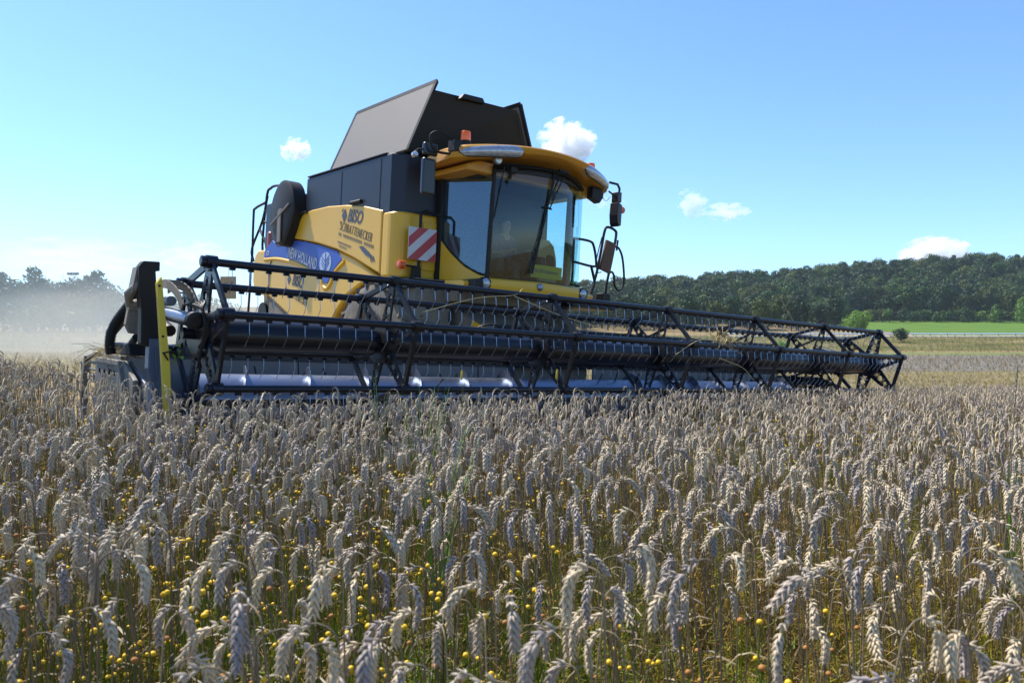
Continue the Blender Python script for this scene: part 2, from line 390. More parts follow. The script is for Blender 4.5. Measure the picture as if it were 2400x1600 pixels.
# grey weathered shield on the left end with rails and bolt slots
m = MB(); m.prism([(.78, .55), (.78, .86), (1.12, 1.0), (1.98, .985), (2.06, .93), (2.06, .42), (1.0, .42)], 0, -5.70, -5.66)
sh = m.build("side_shield", alu, hdr, bevel=.012)
m = MB(); m.box((-5.712, 1.14, .955), (-5.66, 2.02, 1.0)); m.bar((-5.706, 1.16, .985), (-5.706, .80, .56), .05, .03, up=(1, 0, 0)); m.build("shield_edge", alu, sh, bevel=.006)
for k in range(4): MB().box((-5.712, 1.35+k*.17, .87), (-5.698, 1.362+k*.17, .905)).build("bolt_slot", black_frame, sh)
m = MB(); m.tube([(-5.71, 1.52, .94), (-5.73, 1.48, .945), (-5.73, 1.44, .92), (-5.71, 1.42, .9)], .006, 6); m.build("latch", black_frame, sh)
m = MB(); m.box((-5.66, 1.36, 1.0), (-5.60, 2.34, 1.035)); m.bar((-5.68, 2.05, 1.03), (-5.68, 2.42, .98), .03, .05)
m.bar((-5.69, 2.42, 1.0), (-5.69, 2.5, .5), .05, .06, up=(0, 1, 0))
for z in (.94, .88, .82, .77): m.tube([(-5.68, 2.08, z), (-5.68, 2.40, z)], .013, 8)
m.build("shield_rail", alu, hdr, bevel=.004)
m = MB(); m.box((-5.7, 2.44, .4), (-5.66, 2.62, .93)); m.build("rear_plate", alu, hdr, bevel=.005)
m = MB(); m.prism([(1.0, 1.05), (1.06, 1.15), (1.2, 1.14), (1.35, 1.04)], 0, -5.68, -5.5); m.build("gearbox_cover", black_plast, hdr, bevel=.012)
# tall vertical side knife with yellow guard
m = MB(); y0, y1 = .28, .38
m.prism([(-5.83, 1.72), (-5.80, 1.765), (-5.685, 1.77), (-5.683, 1.70), (-5.712, 1.70), (-5.66, 1.22), (-5.648, 1.10), (-5.79, 1.16), (-5.80, 1.42), (-5.825, 1.56)], 1, y0, y1)
m.build("side_knife_head", black_plast, hdr, bevel=.008)
m = MB(); m.prism([(-5.735, 1.2), (-5.655, 1.2), (-5.56, .35), (-5.70, .35), (-5.70, .86), (-5.735, .98)], 1, .27, .37)
m.prism([(-5.70, 1.14), (-5.685, 1.14), (-5.665, .9), (-5.68, .9)], 1, .255, .27); m.build("side_knife_post", blue_knife, hdr, bevel=.008)
m = MB(); m.tube([(-5.80, .33, 1.60), (-5.86, .40, 1.52), (-5.84, .45, 1.45), (-5.78, .42, 1.46)], .035, 10); m.prism([(-5.86, 1.52), (-5.83, 1.72), (-5.80, 1.72), (-5.80, 1.6)], 1, .33, .45)
m.build("knife_drive", alu, hdr, smooth=True)
m = MB(); m.prism([(-5.757, 1.60), (-5.728, 1.65), (-5.638, 1.0), (-5.592, .40), (-5.635, .40), (-5.693, 1.0)], 1, .07, .125); kg = m.build("knife_guard", yel_guard, hdr, bevel=.006)
m = MB()
for z in (1.58, 1.22, .62): 
    xx = -5.742+(1.58-z)*.115; MB().lathe([(0, .009), (.006, .009)], (xx, .07, z), (0, -1, 0), 10).build("bolt", black_frame, kg)
m.tube([(-5.70, .065, 1.10), (-5.64, .06, 1.115), (-5.58, .06, 1.10)], .006, 6); m.tube([(-5.69, .065, 1.10), (-5.66, .055, 1.05)], .006, 6)
m.build("tie_wire", black_frame, kg)
m = MB(); m.prism([(-5.70, 1.23), (-5.60, 1.22), (-5.585, 1.42), (-5.64, 1.45), (-5.72, 1.42), (-5.735, 1.30)], 1, .95, 1.02); m.bar((-5.72, .98, 1.44), (-5.45, .98, 1.43), .05, .1)
m.build("arm_bracket", grey_dusty, hdr, bevel=.008)
# corrugated hose looping behind the knife down to the frame
pts = curve_pts([(-5.50, .95, 1.60), (-5.60, 1.1, 1.55), (-5.68, 1.2, 1.42), (-5.75, 1.25, 1.28), (-5.775, 1.25, 1.15), (-5.76, 1.25, 1.05)], 10)
m = MB(); m.tube(pts, .036, 12)
for i in range(0, len(pts)-1, 1): m.tube([pts[i], pts[i].lerp(pts[i+1], .45)], .043, 12)
m.build("corrugated_hose", black_plast, hdr)
# cable chain: links with cross bars
pts = curve_pts([(-5.5, .86, 1.60), (-5.5, .68, 1.63), (-5.5, .48, 1.61), (-5.5, .28, 1.54), (-5.5, .16, 1.44)], 5)
m = MB()
for i in range(len(pts)-1):
    a, b = pts[i], pts[i+1]
    for dx in (-.05, .05): m.bar(a+Vector((dx, 0, 0)), b+Vector((dx, 0, 0)), .065, .012)
    if i % 2 == 0: m.bar(a+Vector((-.05, 0, .03)), a+Vector((.05, 0, .03)), .012, .03)
m.build("cable_chain", grey_dusty, hdr)
for k in range(4):
    c = curve_pts([(-5.49+.02*k, .30, 1.47), (-5.47+.015*k, .12-.02*k, 1.46+.01*k), (-5.46, -.02, 1.42), (-5.45+.01*k, -.05, 1.28), (-5.45, .05, 1.0+.05*k)], 6)
    MB().tube(c, .011, 8).build("hydraulic_hose", black_plast, hdr, smooth=True)
m = MB(); m.tube([(-5.49, .9, 1.50), (-5.49, .62, 1.50)], .04, 12); m.build("motor_housing", wall_mt, hdr, smooth=True)
# right end: yellow triangular guard and bracing
m = MB(); m.prism([(1.0, 1.26), (1.42, 1.22), (1.26, 1.48)], 0, 5.6, 5.63); m.build("corner_guard", yel_guard, hdr, bevel=.008)
m = MB()
for x in (.95, 2.9, 4.8): m.bar((x, 2.0, 1.14), (x+.02, .9, 1.62), .03, .03); m.bar((x, 2.0, 1.2), (x+.35, 2.0, 1.5), .03, .03)
m.tube([(.6, 1.75, 1.40), (5.5, 1.75, 1.40)], .02, 8); m.tube([(-1, 2.1, 1.52), (5.5, 2.1, 1.52)], .035, 10)
m.build("support_strut", black_frame, hdr)
for x in (-1.6, .9, 2.4, 3.6, 4.7):
    c = curve_pts([(x, 2.0, 1.3), (x+.1, 1.8, 1.5), (x+.3, 1.7, 1.52), (x+.45, 1.8, 1.36)], 6); MB().tube(c, .012, 8).build("hydraulic_hose", black_plast, hdr, smooth=True)

# ================================================================== COMBINE
cmb = empty("combine_harvester", MHB); tag(cmb, "yellow combine harvester with dark grain tank and raised bin covers, cutting the wheat", "combine harvester")
Z0 = -.12                                            # outlines below were measured in the header frame
def P2(poly): return [(a, b+Z0) for a, b in poly]
def part(m, name, mt, parent=None, **k): return m.build(name, mt, parent or cmb, **k)
XS = -1.72
# grain tank
m = MB(); m.prism([(-1.70, 3.74), (-1.56, 3.56), (-1.0, 3.52), (.80, 3.52), (.88, 3.60), (1.70, 5.5), (1.70, 6.45), (-1.70, 6.45)], 2, 2.85+Z0, 3.93+Z0)
part(m, "grain_tank", tank_paint, smooth=False, bevel=.035)
m = MB(); m.box((-1.706, 5.20, 3.0+Z0), (-1.69, 5.235, 3.86+Z0)); m.box((-1.706, 4.02, 3.0+Z0), (-1.695, 4.03, 3.88+Z0)); part(m, "tank_seam", tank_paint)
m = MB(); m.box((-1.62, 6.45, 2.9+Z0), (1.62, 8.3, 3.72+Z0)); part(m, "engine_deck", tank_paint, bevel=.04)
m = MB(); m.box((-1.715, 3.9, 3.93+Z0), (-1.63, 6.4, 3.955+Z0)); m.box((-1.6, 3.5, 3.925+Z0), (.8, 3.6, 3.95+Z0)); part(m, "tank_rim", tank_paint, bevel=.01)
# raised bin covers (sheet panels with a dark folded rim)
def panel(name, q, th, mt, rim=True):
    q = [Vector((a, b, c+Z0)) for a, b, c in q]; n = (q[1]-q[0]).cross(q[3]-q[0]).normalized()*th
    m = MB().add(q+[p+n for p in q], [(0,1,2,3),(7,6,5,4),(0,4,5,1),(1,5,6,2),(2,6,7,3),(3,7,4,0)])
    o = part(m, name, mt, bevel=.004)
    if rim:
        r = MB()
        for a, b in ((1, 2), (2, 3), (0, 1)): r.bar(q[a]+n*.5, q[b]+n*.5, .035, th+.03, up=n)
        part(r, "cover_rim", black_plast, o)
    return o
panel("bin_cover", [(-1.66, 5.72, 3.93), (-1.37, 5.45, 4.90), (-1.37, 3.22, 4.90), (-1.66, 3.42, 3.93)], .03, cover_mt)
panel("bin_cover", [(-1.62, 3.45, 3.93), (-1.335, 3.27, 4.76), (.08, 3.18, 4.78), (.62, 3.42, 3.93)], .03, black_plast)  # front cover in black: the shade on this side is put into its colour
panel("bin_cover", [(.75, 3.40, 3.93), (.14, 3.17, 4.93), (.12, 5.3, 4.93), (.85, 5.7, 3.93)], .03, cover_mt)
panel("bin_cover", [(-1.6, 5.72, 3.93), (.7, 5.72, 3.93), (.1, 5.45, 4.7), (-1.3, 5.5, 4.7)], .03, cover_mt, rim=False)
m = MB(); m.prism([(-.99, 4.74), (-.93, 4.815), (-.60, 4.83), (-.55, 4.76)], 1, 3.14, 3.24); m.v = [(a, b, c+Z0) for a, b, c in m.v]; part(m, "cover_handle", black_plast, bevel=.006)
# upper yellow side panel with rounded crown, seam, front wrap
up = [(6.81, 2.95), (6.82, 3.0), (6.66, 3.19), (6.50, 3.33), (6.2, 3.37), (5.6, 3.37), (5.0, 3.325), (4.4, 3.24), (3.9, 3.13), (3.9, 2.22), (4.08, 2.28), (4.64, 2.48), (5.24, 2.66), (5.89, 2.80), (6.41, 2.89)]
m = MB(); m.prism(P2(up), 0, XS, -1.60); part(m, "upper_side_panel", yellow, bevel=.05)
m = MB(); arc = [(XS, 3.885), (XS, 3.72)]
arc += [(XS+.20-.20*math.cos(a), 3.72-.20*math.sin(a)) for a in [math.pi/2*i/6 for i in range(1, 7)]]
arc += [(-1.0, 3.50), (-1.0, 3.885)]
m.prism(arc, 2, 2.17+Z0, 3.09+Z0); part(m, "front_corner_panel", yellow, bevel=.035)
m = MB(); m.box((-1.28, 3.485, 2.3+Z0), (-1.02, 3.5, 2.98+Z0)); part(m, "access_door", yellow, bevel=.006)
m = MB(); m.box((-1.0, 3.44, 2.1+Z0), (-.95, 3.5, 3.72+Z0)); part(m, "cab_corner_post", black_plast)
m = MB(); m.prism([(-1.6, 3.6), (.80, 3.6), (1.6, 5.5), (1.6, 8.0), (-1.6, 8.0)], 2, 1.5, 2.95); m.box((-1.5, 8.0, 1.3), (1.5, 8.5, 2.6)); part(m, "chassis_body", grey_dusty, bevel=.03)
# lower yellow body with wheel arch
lo = [(8.05, 2.84), (8.4, 2.86), (8.54, 2.78), (8.60, 2.62), (8.60, 2.29), (8.50, 2.06), (7.82, 1.98), (6.85, 1.60), (6.5, 1.25), (5.55, 1.25), (5.42, 1.45), (5.22, 1.68), (4.88, 1.94), (4.38, 2.12), (4.02, 2.20),
      (4.64, 2.47), (5.24, 2.645), (5.89, 2.785), (6.41, 2.875), (6.82, 2.93), (7.2, 2.90), (7.7, 2.98)]
m = MB(); m.prism(P2(lo), 0, XS+.03, -1.56); part(m, "lower_side_panel", yellow, bevel=.045)
m = MB(); m.tube([(XS+.02, 7.83, 2.0+Z0), (XS+.02, 7.80, 2.55+Z0), (XS+.02, 7.70, 2.68+Z0)], .008, 6); part(m, "panel_gap", black_plast)
bl = [(7.74, 2.99), (8.02, 2.86), (8.08, 2.80), (8.08, 2.70), (7.5, 2.685), (6.73, 2.57), (6.15, 2.41), (5.78, 2.30), (5.66, 2.15), (5.53, 2.14), (5.37, 2.33), (5.08, 2.50), (5.24, 2.635), (5.89, 2.775), (6.41, 2.865), (6.82, 2.92), (7.2, 2.89), (7.45, 2.86)]
m = MB(); m.prism(P2(bl), 0, XS+.02, XS+.05); dec = part(m, "blue_stripe", blue_mt, bevel=.006)
lip = [(8.06, 2.66), (7.5, 2.64), (6.73, 2.525), (6.15, 2.365), (5.8, 2.25), (5.68, 2.10), (5.55, 2.06), (5.42, 2.14), (5.28, 2.32), (5.0, 2.46)]
m = MB(); m.tube(curve_pts([(XS+.035, a, b+Z0) for a, b in lip], 5), .034, 10); part(m, "body_ridge", yellow, smooth=True)
# writing
def text(s, name, mt, parent, origin, xdir, ydir, size, shear=0, width=1, bold=0, th=.002, sp=1.0):
    c = bpy.data.curves.new("t", 'FONT'); c.body = s; c.size = size; c.shear = shear; c.extrude = th; c.offset = bold; c.space_character = sp; c.resolution_u = 3
    o = bpy.data.objects.new("t", c); col.objects.link(o); dg = bpy.context.evaluated_depsgraph_get()
    me = bpy.data.meshes.new_from_object(o.evaluated_get(dg)); bpy.data.objects.remove(o); me.name = name
    xd = Vector(xdir).normalized(); yd = Vector(ydir); yd = (yd-xd*yd.dot(xd)).normalized(); zd = xd.cross(yd)
    M = Matrix((( *xd, 0), (*yd, 0), (*zd, 0), (0, 0, 0, 1))).transposed(); M.translation = Vector(origin)
    me.transform(Matrix.Diagonal((width, 1, 1, 1))); me.transform(M); me.materials.clear(); me.materials.append(mt)
    o = bpy.data.objects.new(name, me); col.objects.link(o); o.parent = parent; return o
XT = XS-.003
def side(a, b, x=XT): return (x, a, b+Z0)
def dir2(slope): return (0, -1, slope)
upn = bpy.data.objects["upper_side_panel"]
text("BISO", "lettering", ink, upn, side(4.93, 3.07), dir2(-.19), (0, 0, 1), .27, .22, .82, .006)
text("SCHRATTENECKER", "lettering", ink, upn, side(5.16, 2.955), dir2(-.27), (0, 0, 1), .20, .05, .54, -.004, .002, 1.14)
m = MB()
def quad(m, pts, x=XT, t=.003): m.prism([(a, b+Z0) for a, b in pts], 0, x-t, x)
quad(m, [(5.10, 3.17), (5.00, 3.265), (4.945, 3.15), (5.03, 3.06)])
part(m, "logo_diamond", ink, upn)
m = MB()
for (a, b, c, d) in ((5.12, 3.24, 5.07, 3.28), (5.16, 3.10, 5.14, 3.04), (4.99, 3.02, 4.97, 3.055)): quad(m, [(a, b), (c, d), (c-.02, d-.012), (a-.02, b-.012)])
part(m, "logo_corner", ink2, upn)
m = MB()
for k in range(22):
    a = 5.18-k*.05; b = 2.88-(5.18-a)*.26
    if k in (2, 15): continue
    quad(m, [(a, b), (a-.03, b-.01), (a-.03, b+.035), (a, b+.045)])
for k in range(12):
    a = 5.20-k*.036; b = 2.765-(5.20-a)*.26; quad(m, [(a, b), (a-.022, b-.006), (a-.022, b+.02), (a, b+.026)])
for k in range(7):
    a = 5.15-k*.036; b = 2.70-(5.15-a)*.26; quad(m, [(a, b), (a-.022, b-.006), (a-.022, b+.016), (a, b+.02)])
part(m, "small_print", ink2, upn)
m = MB()
quad(m, [(4.52, 2.655), (4.40, 2.65), (4.22, 2.555), (4.05, 2.43), (4.18, 2.47), (4.30, 2.505), (4.42, 2.58)])
for k in range(3): a = 4.2-k*.05; quad(m, [(a, 2.53-.02*k), (a-.02, 2.52-.02*k), (a-.07, 2.40), (a-.05, 2.40)])
part(m, "wheat_ear_logo", ink, upn)
text("NEW HOLLAND", "lettering", white_mt, dec, (XS+.016, 7.05, 2.66+Z0), dir2(-.25), (0, 0, 1), .25, .0, .58, .006, .002, 1.12)
text("CR", "lettering", white_mt, dec, (XS+.016, 7.98, 2.74+Z0), dir2(-.08), (0, 0, 1), .11, .2, .9, .002)
m = MB(); N = 28
quad(m, [(5.62+.20*math.cos(2*math.pi*k/N), 2.47+.17*math.sin(2*math.pi*k/N)) for k in range(N)], XS+.018)
lf = part(m, "leaf_oval", pale_mt, dec); m = MB()
quad(m, [(5.63, 2.30), (5.61, 2.30), (5.61, 2.63), (5.63, 2.63)], XS+.014)
for s in (-1, 1):
    for k in range(3): quad(m, [(5.62+s*.01, 2.34+k*.07), (5.62+s*.13, 2.47+k*.055), (5.62+s*.13, 2.49+k*.055), (5.62+s*.01, 2.36+k*.07)], XS+.014)
part(m, "leaf_vein", blue_mt, lf)
low = bpy.data.objects["lower_side_panel"]
text("BISO", "lettering", ink, low, (XS+.026, 6.86, 2.17+Z0), dir2(-.19), (0, 0, 1), .26, .22, .8, .005)
text("SCHRATTENECKER", "lettering", ink, low, (XS+.026, 7.12, 2.02+Z0), dir2(-.27), (0, 0, 1), .17, .05, .56, -.003, .002, 1.14)
m = MB(); quad(m, [(7.04, 2.27), (6.96, 2.36), (6.9, 2.26), (6.98, 2.17)], XS+.027); part(m, "logo_diamond", ink, low)
# red and white warning board on its bracket
BY = 3.36
bd = MB(); bd.box((-1.60, BY, 2.42+Z0), (-1.14, BY+.012, 2.87+Z0)); bo = part(bd, "warning_board", white_mt, bevel=.002)
m = MB(); W = .46; H_ = .45; bx, bz = -1.60, 2.42+Z0
def clipstrip(c0, c1):
    """region of the board with c0 < x - z < c1 (stripes rising to the right)"""
    poly = [(0, 0), (W, 0), (W, H_), (0, H_)]
    def cut(poly, f):
        out = []
        for i in range(len(poly)):
            a, b = poly[i], poly[(i+1) % len(poly)]; fa, fb = f(a), f(b)
            if fa >= 0: out.append(a)
            if (fa >= 0) != (fb >= 0): t = fa/(fa-fb); out.append((a[0]+(b[0]-a[0])*t, a[1]+(b[1]-a[1])*t))
        return out
    poly = cut(poly, lambda p: (p[0]*.92-p[1])-c0); poly = cut(poly, lambda p: c1-(p[0]*.92-p[1])); return poly
for c0, c1 in ((-.30, -.155), (-.01, .145), (.29, .43)):
    m.prism([(bx+a, bz+b) for a, b in clipstrip(c0, c1)], 1, BY-.002, BY+.0005)
part(m, "red_stripe", red_mt, bo)
m = MB(); m.tube([(-1.40, BY+.03, 2.1+Z0), (-1.40, BY+.03, 3.08+Z0), (-1.32, BY+.05, 3.12+Z0), (-1.02, BY+.06, 3.09+Z0)], .022, 8); m.prism([(-1.50, 2.10+Z0), (-1.36, 2.10+Z0), (-1.38, 2.32+Z0), (-1.47, 2.34+Z0)], 1, BY+.0, BY+.1)
m.tube([(-1.44, BY+.03, 2.32+Z0), (-1.62, BY+.03, 2.33+Z0)], .014, 8); part(m, "board_bracket", black_plast)
m = MB(); m.lathe([(-.045, .05), (-.04, .058), (.04, .058), (.045, .05)], (-1.68, BY+.03, 2.33+Z0), (1, 0, .05), 18); part(m, "marker_lamp", orange_dark, smooth=True)
# rotary air screen with chaff bar
m = MB(); m.lathe([(-.03, .50), (.0, .565), (.22, .565)], (-1.86, 7.0, 3.38+Z0), (1, 0, 0), 40); rs = part(m, "rotary_screen", black_plast, smooth=True)
for i in range(len(rs.data.vertices)):
    v = rs.data.vertices[i].co
    if v.z < 3.38+Z0: v.z = 3.38+Z0+(v.z-3.38-Z0)*1.0
    rs.data.vertices[i].co.y = 7.0+(v.y-7.0)*(.86 if v.z > 3.38+Z0 else .86-.30*min(1, (3.38+Z0-v.z)/.56))
m = MB(); m.lathe([(0, .07), (.03, .065)], (-1.89, 7.0, 3.38+Z0), (-1, 0, 0), 16); m.bar((-1.91, 7.0, 3.36+Z0), (-1.91, 6.98, 2.88+Z0), .13, .02, up=(0, 1, 0)); m.bar((-1.915, 7.35, 3.2+Z0), (-1.915, 6.62, 3.5+Z0), .03, .02)
part(m, "chaff_bar", cover_mt, rs)
m = MB(); m.box((-1.72, 7.3, 2.9+Z0), (-1.5, 7.62, 3.95+Z0)); part(m, "screen_housing", black_plast, bevel=.05)
m = MB(); m.box((-1.76, 6.30, 3.33+Z0), (-1.72, 6.5, 3.37+Z0)); part(m, "panel_latch", black_plast); m = MB(); m.lathe([(-.15, .03), (.15, .03)], (-1.72, 4.68, 3.33+Z0), (0, 1, 0), 10); part(m, "panel_latch", black_plast)
# rear railing with extinguisher
rl = MB(); RX = -1.55
for c in ([(8.5, 2.75), (8.55, 3.1), (8.45, 3.9), (8.3, 4.02), (8.05, 4.04), (7.78, 3.98), (7.74, 3.8), (7.74, 2.9)],
          [(8.95, 2.7), (9.05, 2.95), (8.6, 3.45), (8.42, 3.9)], [(9.02, 2.8), (9.05, 3.6), (8.98, 3.72), (8.5, 3.78)], [(8.5, 3.6), (8.3, 3.62), (7.76, 3.58)], [(8.72, 3.3), (8.4, 3.0), (8.3, 2.72)],
          [(8.5, 3.42), (8.3, 3.3), (8.28, 2.75)], [(8.28, 3.2), (7.76, 3.28)], [(9.05, 2.3), (9.1, 1.4)], [(9.02, 2.85), (9.06, 2.5), (9.05, 2.2)]):
    rl.tube(curve_pts([(RX, a, b+Z0) for a, b in c], 4), .024, 8)
part(rl, "rear_railing", black_frame, smooth=True)
m = MB(); m.lathe([(0, .08), (.02, .1), (.36, .1), (.42, .05), (.45, .03)], (RX, 8.08, 2.80+Z0), (0, 0, 1), 18); ext = part(m, "fire_extinguisher", red_ext, smooth=True)
m = MB(); m.tube([(RX, 8.08, 3.24+Z0), (RX, 8.0, 3.30+Z0), (RX, 8.2, 3.34+Z0)], .014, 6); m.tube([(RX, 8.08, 3.26+Z0), (RX, 8.2, 3.2+Z0), (RX, 8.22, 3.0+Z0)], .01, 6); part(m, "extinguisher_valve", black_plast, ext)
m = MB(); m.lathe([(-.1, .2), (.1, .2)], (-1.45, 8.42, 1.7+Z0), (1, 0, 0), 18); m.bar((-1.45, 8.4, 1.8), (-1.45, 8.1, 1.0), .12, .1); part(m, "rear_drive", black_plast)
m = MB(); m.prism([(7.85, 2.0), (6.8, 1.66), (6.5, 1.2), (7.9, 1.2)], 0, -1.66, -1.5); m.v = [(a, b, c+Z0) for a, b, c in m.v]; part(m, "rear_shade_plate", grey_dusty, bevel=.02)  # grey plate added for the triangular shading under the rear side panel
# wheels
def wheel(name, x, y, rad, wd):
    m = MB(); rim = rad*.52
    prof = [(-wd/2*.8, rim), (-wd/2, rim*1.15), (-wd/2, rad*.86), (-wd/2*.85, rad*.955), (-wd*.2, rad*.975), (wd*.2, rad*.975), (wd/2*.85, rad*.955), (wd/2, rad*.86), (wd/2, rim*1.15), (wd/2*.8, rim)]
    m.lathe(prof, (x, y, rad), (1, 0, 0), 56); t = part(m, name, rubber, smooth=True); m = MB()
    for k in range(22):
        for s in (-1, 1):
            a = 2*math.pi*(k+(.5 if s > 0 else 0))/22; a2 = a+.16
            p0 = Vector((x+s*.02, y+math.cos(a2)*rad*.985, rad+math.sin(a2)*rad*.985)); p1 = Vector((x+s*wd*.49, y+math.cos(a)*rad*.955, rad+math.sin(a)*rad*.955))
            m.bar(p0, p1, .05, .06, up=(0, math.cos(a), math.sin(a)))
    part(m, "tread_lug", rubber, t)
    m = MB(); m.lathe([(-wd*.32, rim), (-wd*.30, rim*.9), (-wd*.1, rim*.8), (-wd*.12, rim*.35), (-wd*.3, rim*.3), (-wd*.33, .08)] if x < 0 else [(wd*.33, .08), (wd*.3, rim*.3), (wd*.12, rim*.35), (wd*.1, rim*.8), (wd*.30, rim*.9), (wd*.32, rim)], (x, y, rad), (1, 0, 0), 40)
    part(m, "rim", yellow, t, smooth=True)
for s in (-1, 1): wheel("front_wheel", 1.42*s, 4.15, 1.0, .62); wheel("rear_wheel", 1.25*s, 7.7, .68, .42)
m = MB(); m.box((-1.1, 4.05, .85), (1.1, 4.25, 1.1)); m.box((-1.0, 7.62, .6), (1.0, 7.78, .75)); part(m, "axle", grey_dusty, bevel=.01)
# feeder house
m = MB(); m.prism([(2.12, .45), (2.12, 1.2), (3.6, 1.75), (4.4, 1.75), (4.4, .9), (3.2, .7)], 0, -.75, .75); part(m, "feeder_house", grey_dusty, bevel=.03)
m = MB(); m.prism([(2.2, 1.22), (2.5, 1.36), (2.9, 1.50), (2.9, 1.2), (2.3, .9)], 0, -.80, -.752); part(m, "feeder_side_cover", yellow, bevel=.01); m = MB(); m.prism([(2.6, .8), (3.4, 1.0), (3.4, 1.5), (2.6, 1.2)], 0, .76, .84); part(m, "feeder_side_cover", yellow, bevel=.01)
m = MB(); m.box((-1.5, 3.3, 1.2), (-.9, 4.0, 2.05)); m.box((-1.0, 3.0, 1.75), (1.0, 3.6, 2.0)); part(m, "cab_underframe", grey_dusty, bevel=.02)

# ---- cab
Zc = Z0
def yf(x): return 2.28+.32*((x-.08)/.86)**2
nx, nz = 22, 8; V = []; F = []
for j in range(nz+1):
    for i in range(nx+1):
        t = j/nz; x = -.78+1.72*i/nx; ztop = 3.80-.07*(x/.93)**2; V.append((x, yf(x)+.05*(1-math.sin(math.pi*t))+.04*(1-t), 2.2+(ztop-2.2)*t+Zc))
for j in range(nz):
    for i in range(nx): a = j*(nx+1)+i; F.append((a, a+1, a+nx+2, a+nx+1))
ws = mesh_obj("windshield", V, F, glass, cmb, smooth=True); pass
for s in (-1, 1):
    x = s*.965
    def sk(m):                      # the left door stands at a slant, wider at its rear edge
        if s < 0: m.v = [(a+.965-1.015+.29*(3.42-b), b, c) for a, b, c in m.v]
        return m
    pl = [(3.42, 2.75), (3.25, 2.58), (3.0, 2.38), (2.75, 2.26), (2.6, 2.22), (2.6, 3.68), (3.42, 3.72)]
    m = MB(); m.prism([(a, b+Zc) for a, b in pl], 0, x-.003, x+.003); part(sk(m), "door_glass", glass_side if s < 0 else glass)
    m = MB(); m.prism([(3.44, 2.18), (2.5, 2.18), (2.6, 2.21), (2.75, 2.245), (3.0, 2.365), (3.25, 2.565), (3.44, 2.77)], 0, x-.02, x+.02); m.v = [(a, b, c+Zc) for a, b, c in m.v]; part(sk(m), "lower_door_panel", yellow, bevel=.006)
    m = MB(); xr = -1.02 if s < 0 else .96; m.bar((xr, 3.45, 2.15+Zc), (xr, 3.45, 3.78+Zc), .09, .09, up=(0, 1, 0)); part(m, "rear_pillar", black_plast)
    m = MB()
    if s < 0: m.bar((-.80, 2.60, 2.18+Zc), (-.755, 2.60, 3.74+Zc), .05, .04, up=(0, 1, 0))
    else: m.bar((.93, 2.84, 2.18+Zc), (.93, 2.80, 3.74+Zc), .10, .08, up=(0, 1, 0))
    part(m, "front_pillar", black_plast)
    m = MB(); m.tube(curve_pts([(x*1.0, a, b+Zc) for a, b in [(2.58, 2.24), (2.75, 2.27), (3.0, 2.39), (3.25, 2.59), (3.43, 2.78)]], 4), .012, 6); part(sk(m), "door_seal", black_plast)
m = MB(); m.box((-.93, 3.44, 2.1+Zc), (.92, 3.47, 3.75+Zc)); m.box((-.93, 2.5, 2.12+Zc), (.93, 3.45, 2.18+Zc)); part(m, "cab_rear_wall", dark_int)
m = MB()
for s in (-1, 1): m.tube(curve_pts([(x, yf(x)-.012, 3.765-.07*(x/.93)**2+Zc) for x in np.linspace(-.78, .94, 9)], 3), .03, 8)
m.tube(curve_pts([(x, yf(x)+.08, 2.19+Zc) for x in np.linspace(-.78, .94, 9)], 3), .025, 8); part(m, "windshield_seal", black_plast, smooth=True)
m = MB(); pc = [(x, yf(x)+.02, 0) for x in np.linspace(-.78, .94, 17)]
for (xa, ya, _), (xb, yb, _) in zip(pc[:-1], pc[1:]): m.add([(xa, ya, 3.67+Zc), (xb, yb, 3.67+Zc), (xb, yb+.02, 3.80+Zc), (xa, ya+.02, 3.80+Zc), (xa, ya+.03, 3.67+Zc), (xb, yb+.03, 3.67+Zc), (xb, yb+.05, 3.80+Zc), (xa, ya+.05, 3.80+Zc)], [(0,1,2,3),(7,6,5,4),(0,4,5,1),(3,2,6,7)])
part(m, "sun_visor", dark_int)
# roof: lofted visor with upswept wings
sect = []; NR = 48; V = []; F = []
def roof_ring(x):
    u = abs(x)/1.47; yfr = 2.10+.42*u**2.2; zt = 4.01-.13*u**2; th = .085+.10*u**1.3; zb = zt-th
    if u > .93: k = (u-.93)/.07; yfr += .07*k*k; th *= 1-.35*k; zt -= .03*k; zb = zt-th
    yr = 3.62-.25*max(0, (u-.72)/.28)**2*1.6
    zr = zt-.03
    return [(x, yfr+.07, zt), (x, yfr+.02, zt-.012), (x, yfr, zt-.035), (x, yfr+.03, zb+.012), (x, yfr+.05, zb), (x, yfr+.35, zb-.02), (x, yr-.05, zb-.02), (x, yr, zb+.02), (x, yr, zr-.03), (x, yr-.06, zr), (x, 2.9, zt+.015), (x, yfr+.3, zt+.015)]
XR = [-1.47+2.94*i/NR for i in range(NR+1)]
for x in XR: V += [(a, b, c+Zc) for a, b, c in roof_ring(x)]
for i in range(NR):
    for k in range(12): F.append((i*12+k, (i+1)*12+k, (i+1)*12+(k+1) % 12, i*12+(k+1) % 12))
F.append(tuple(range(12))); F.append(tuple(NR*12+k for k in reversed(range(12))))
m = MB().add(V, F); rf = part(m, "cab_roof", yellow_roof, smooth=True)
pass
m = MB(); m.prism([(-1.22, 3.62), (-1.20, 3.70), (-1.0, 3.78), (1.0, 3.78), (1.2, 3.70), (1.22, 3.62)], 1, 2.62, 3.60); m.v = [(a, b, c+Zc) for a, b, c in m.v]; part(m, "roof_base", yellow_roof, bevel=.02)
m = MB(); m.prism([(-.92, 3.60), (-.92, 3.76), (.92, 3.76), (.92, 3.60)], 1, 2.75, 3.44); m.v = [(a, b, c+Zc) for a, b, c in m.v]; part(m, "headliner", dark_int)
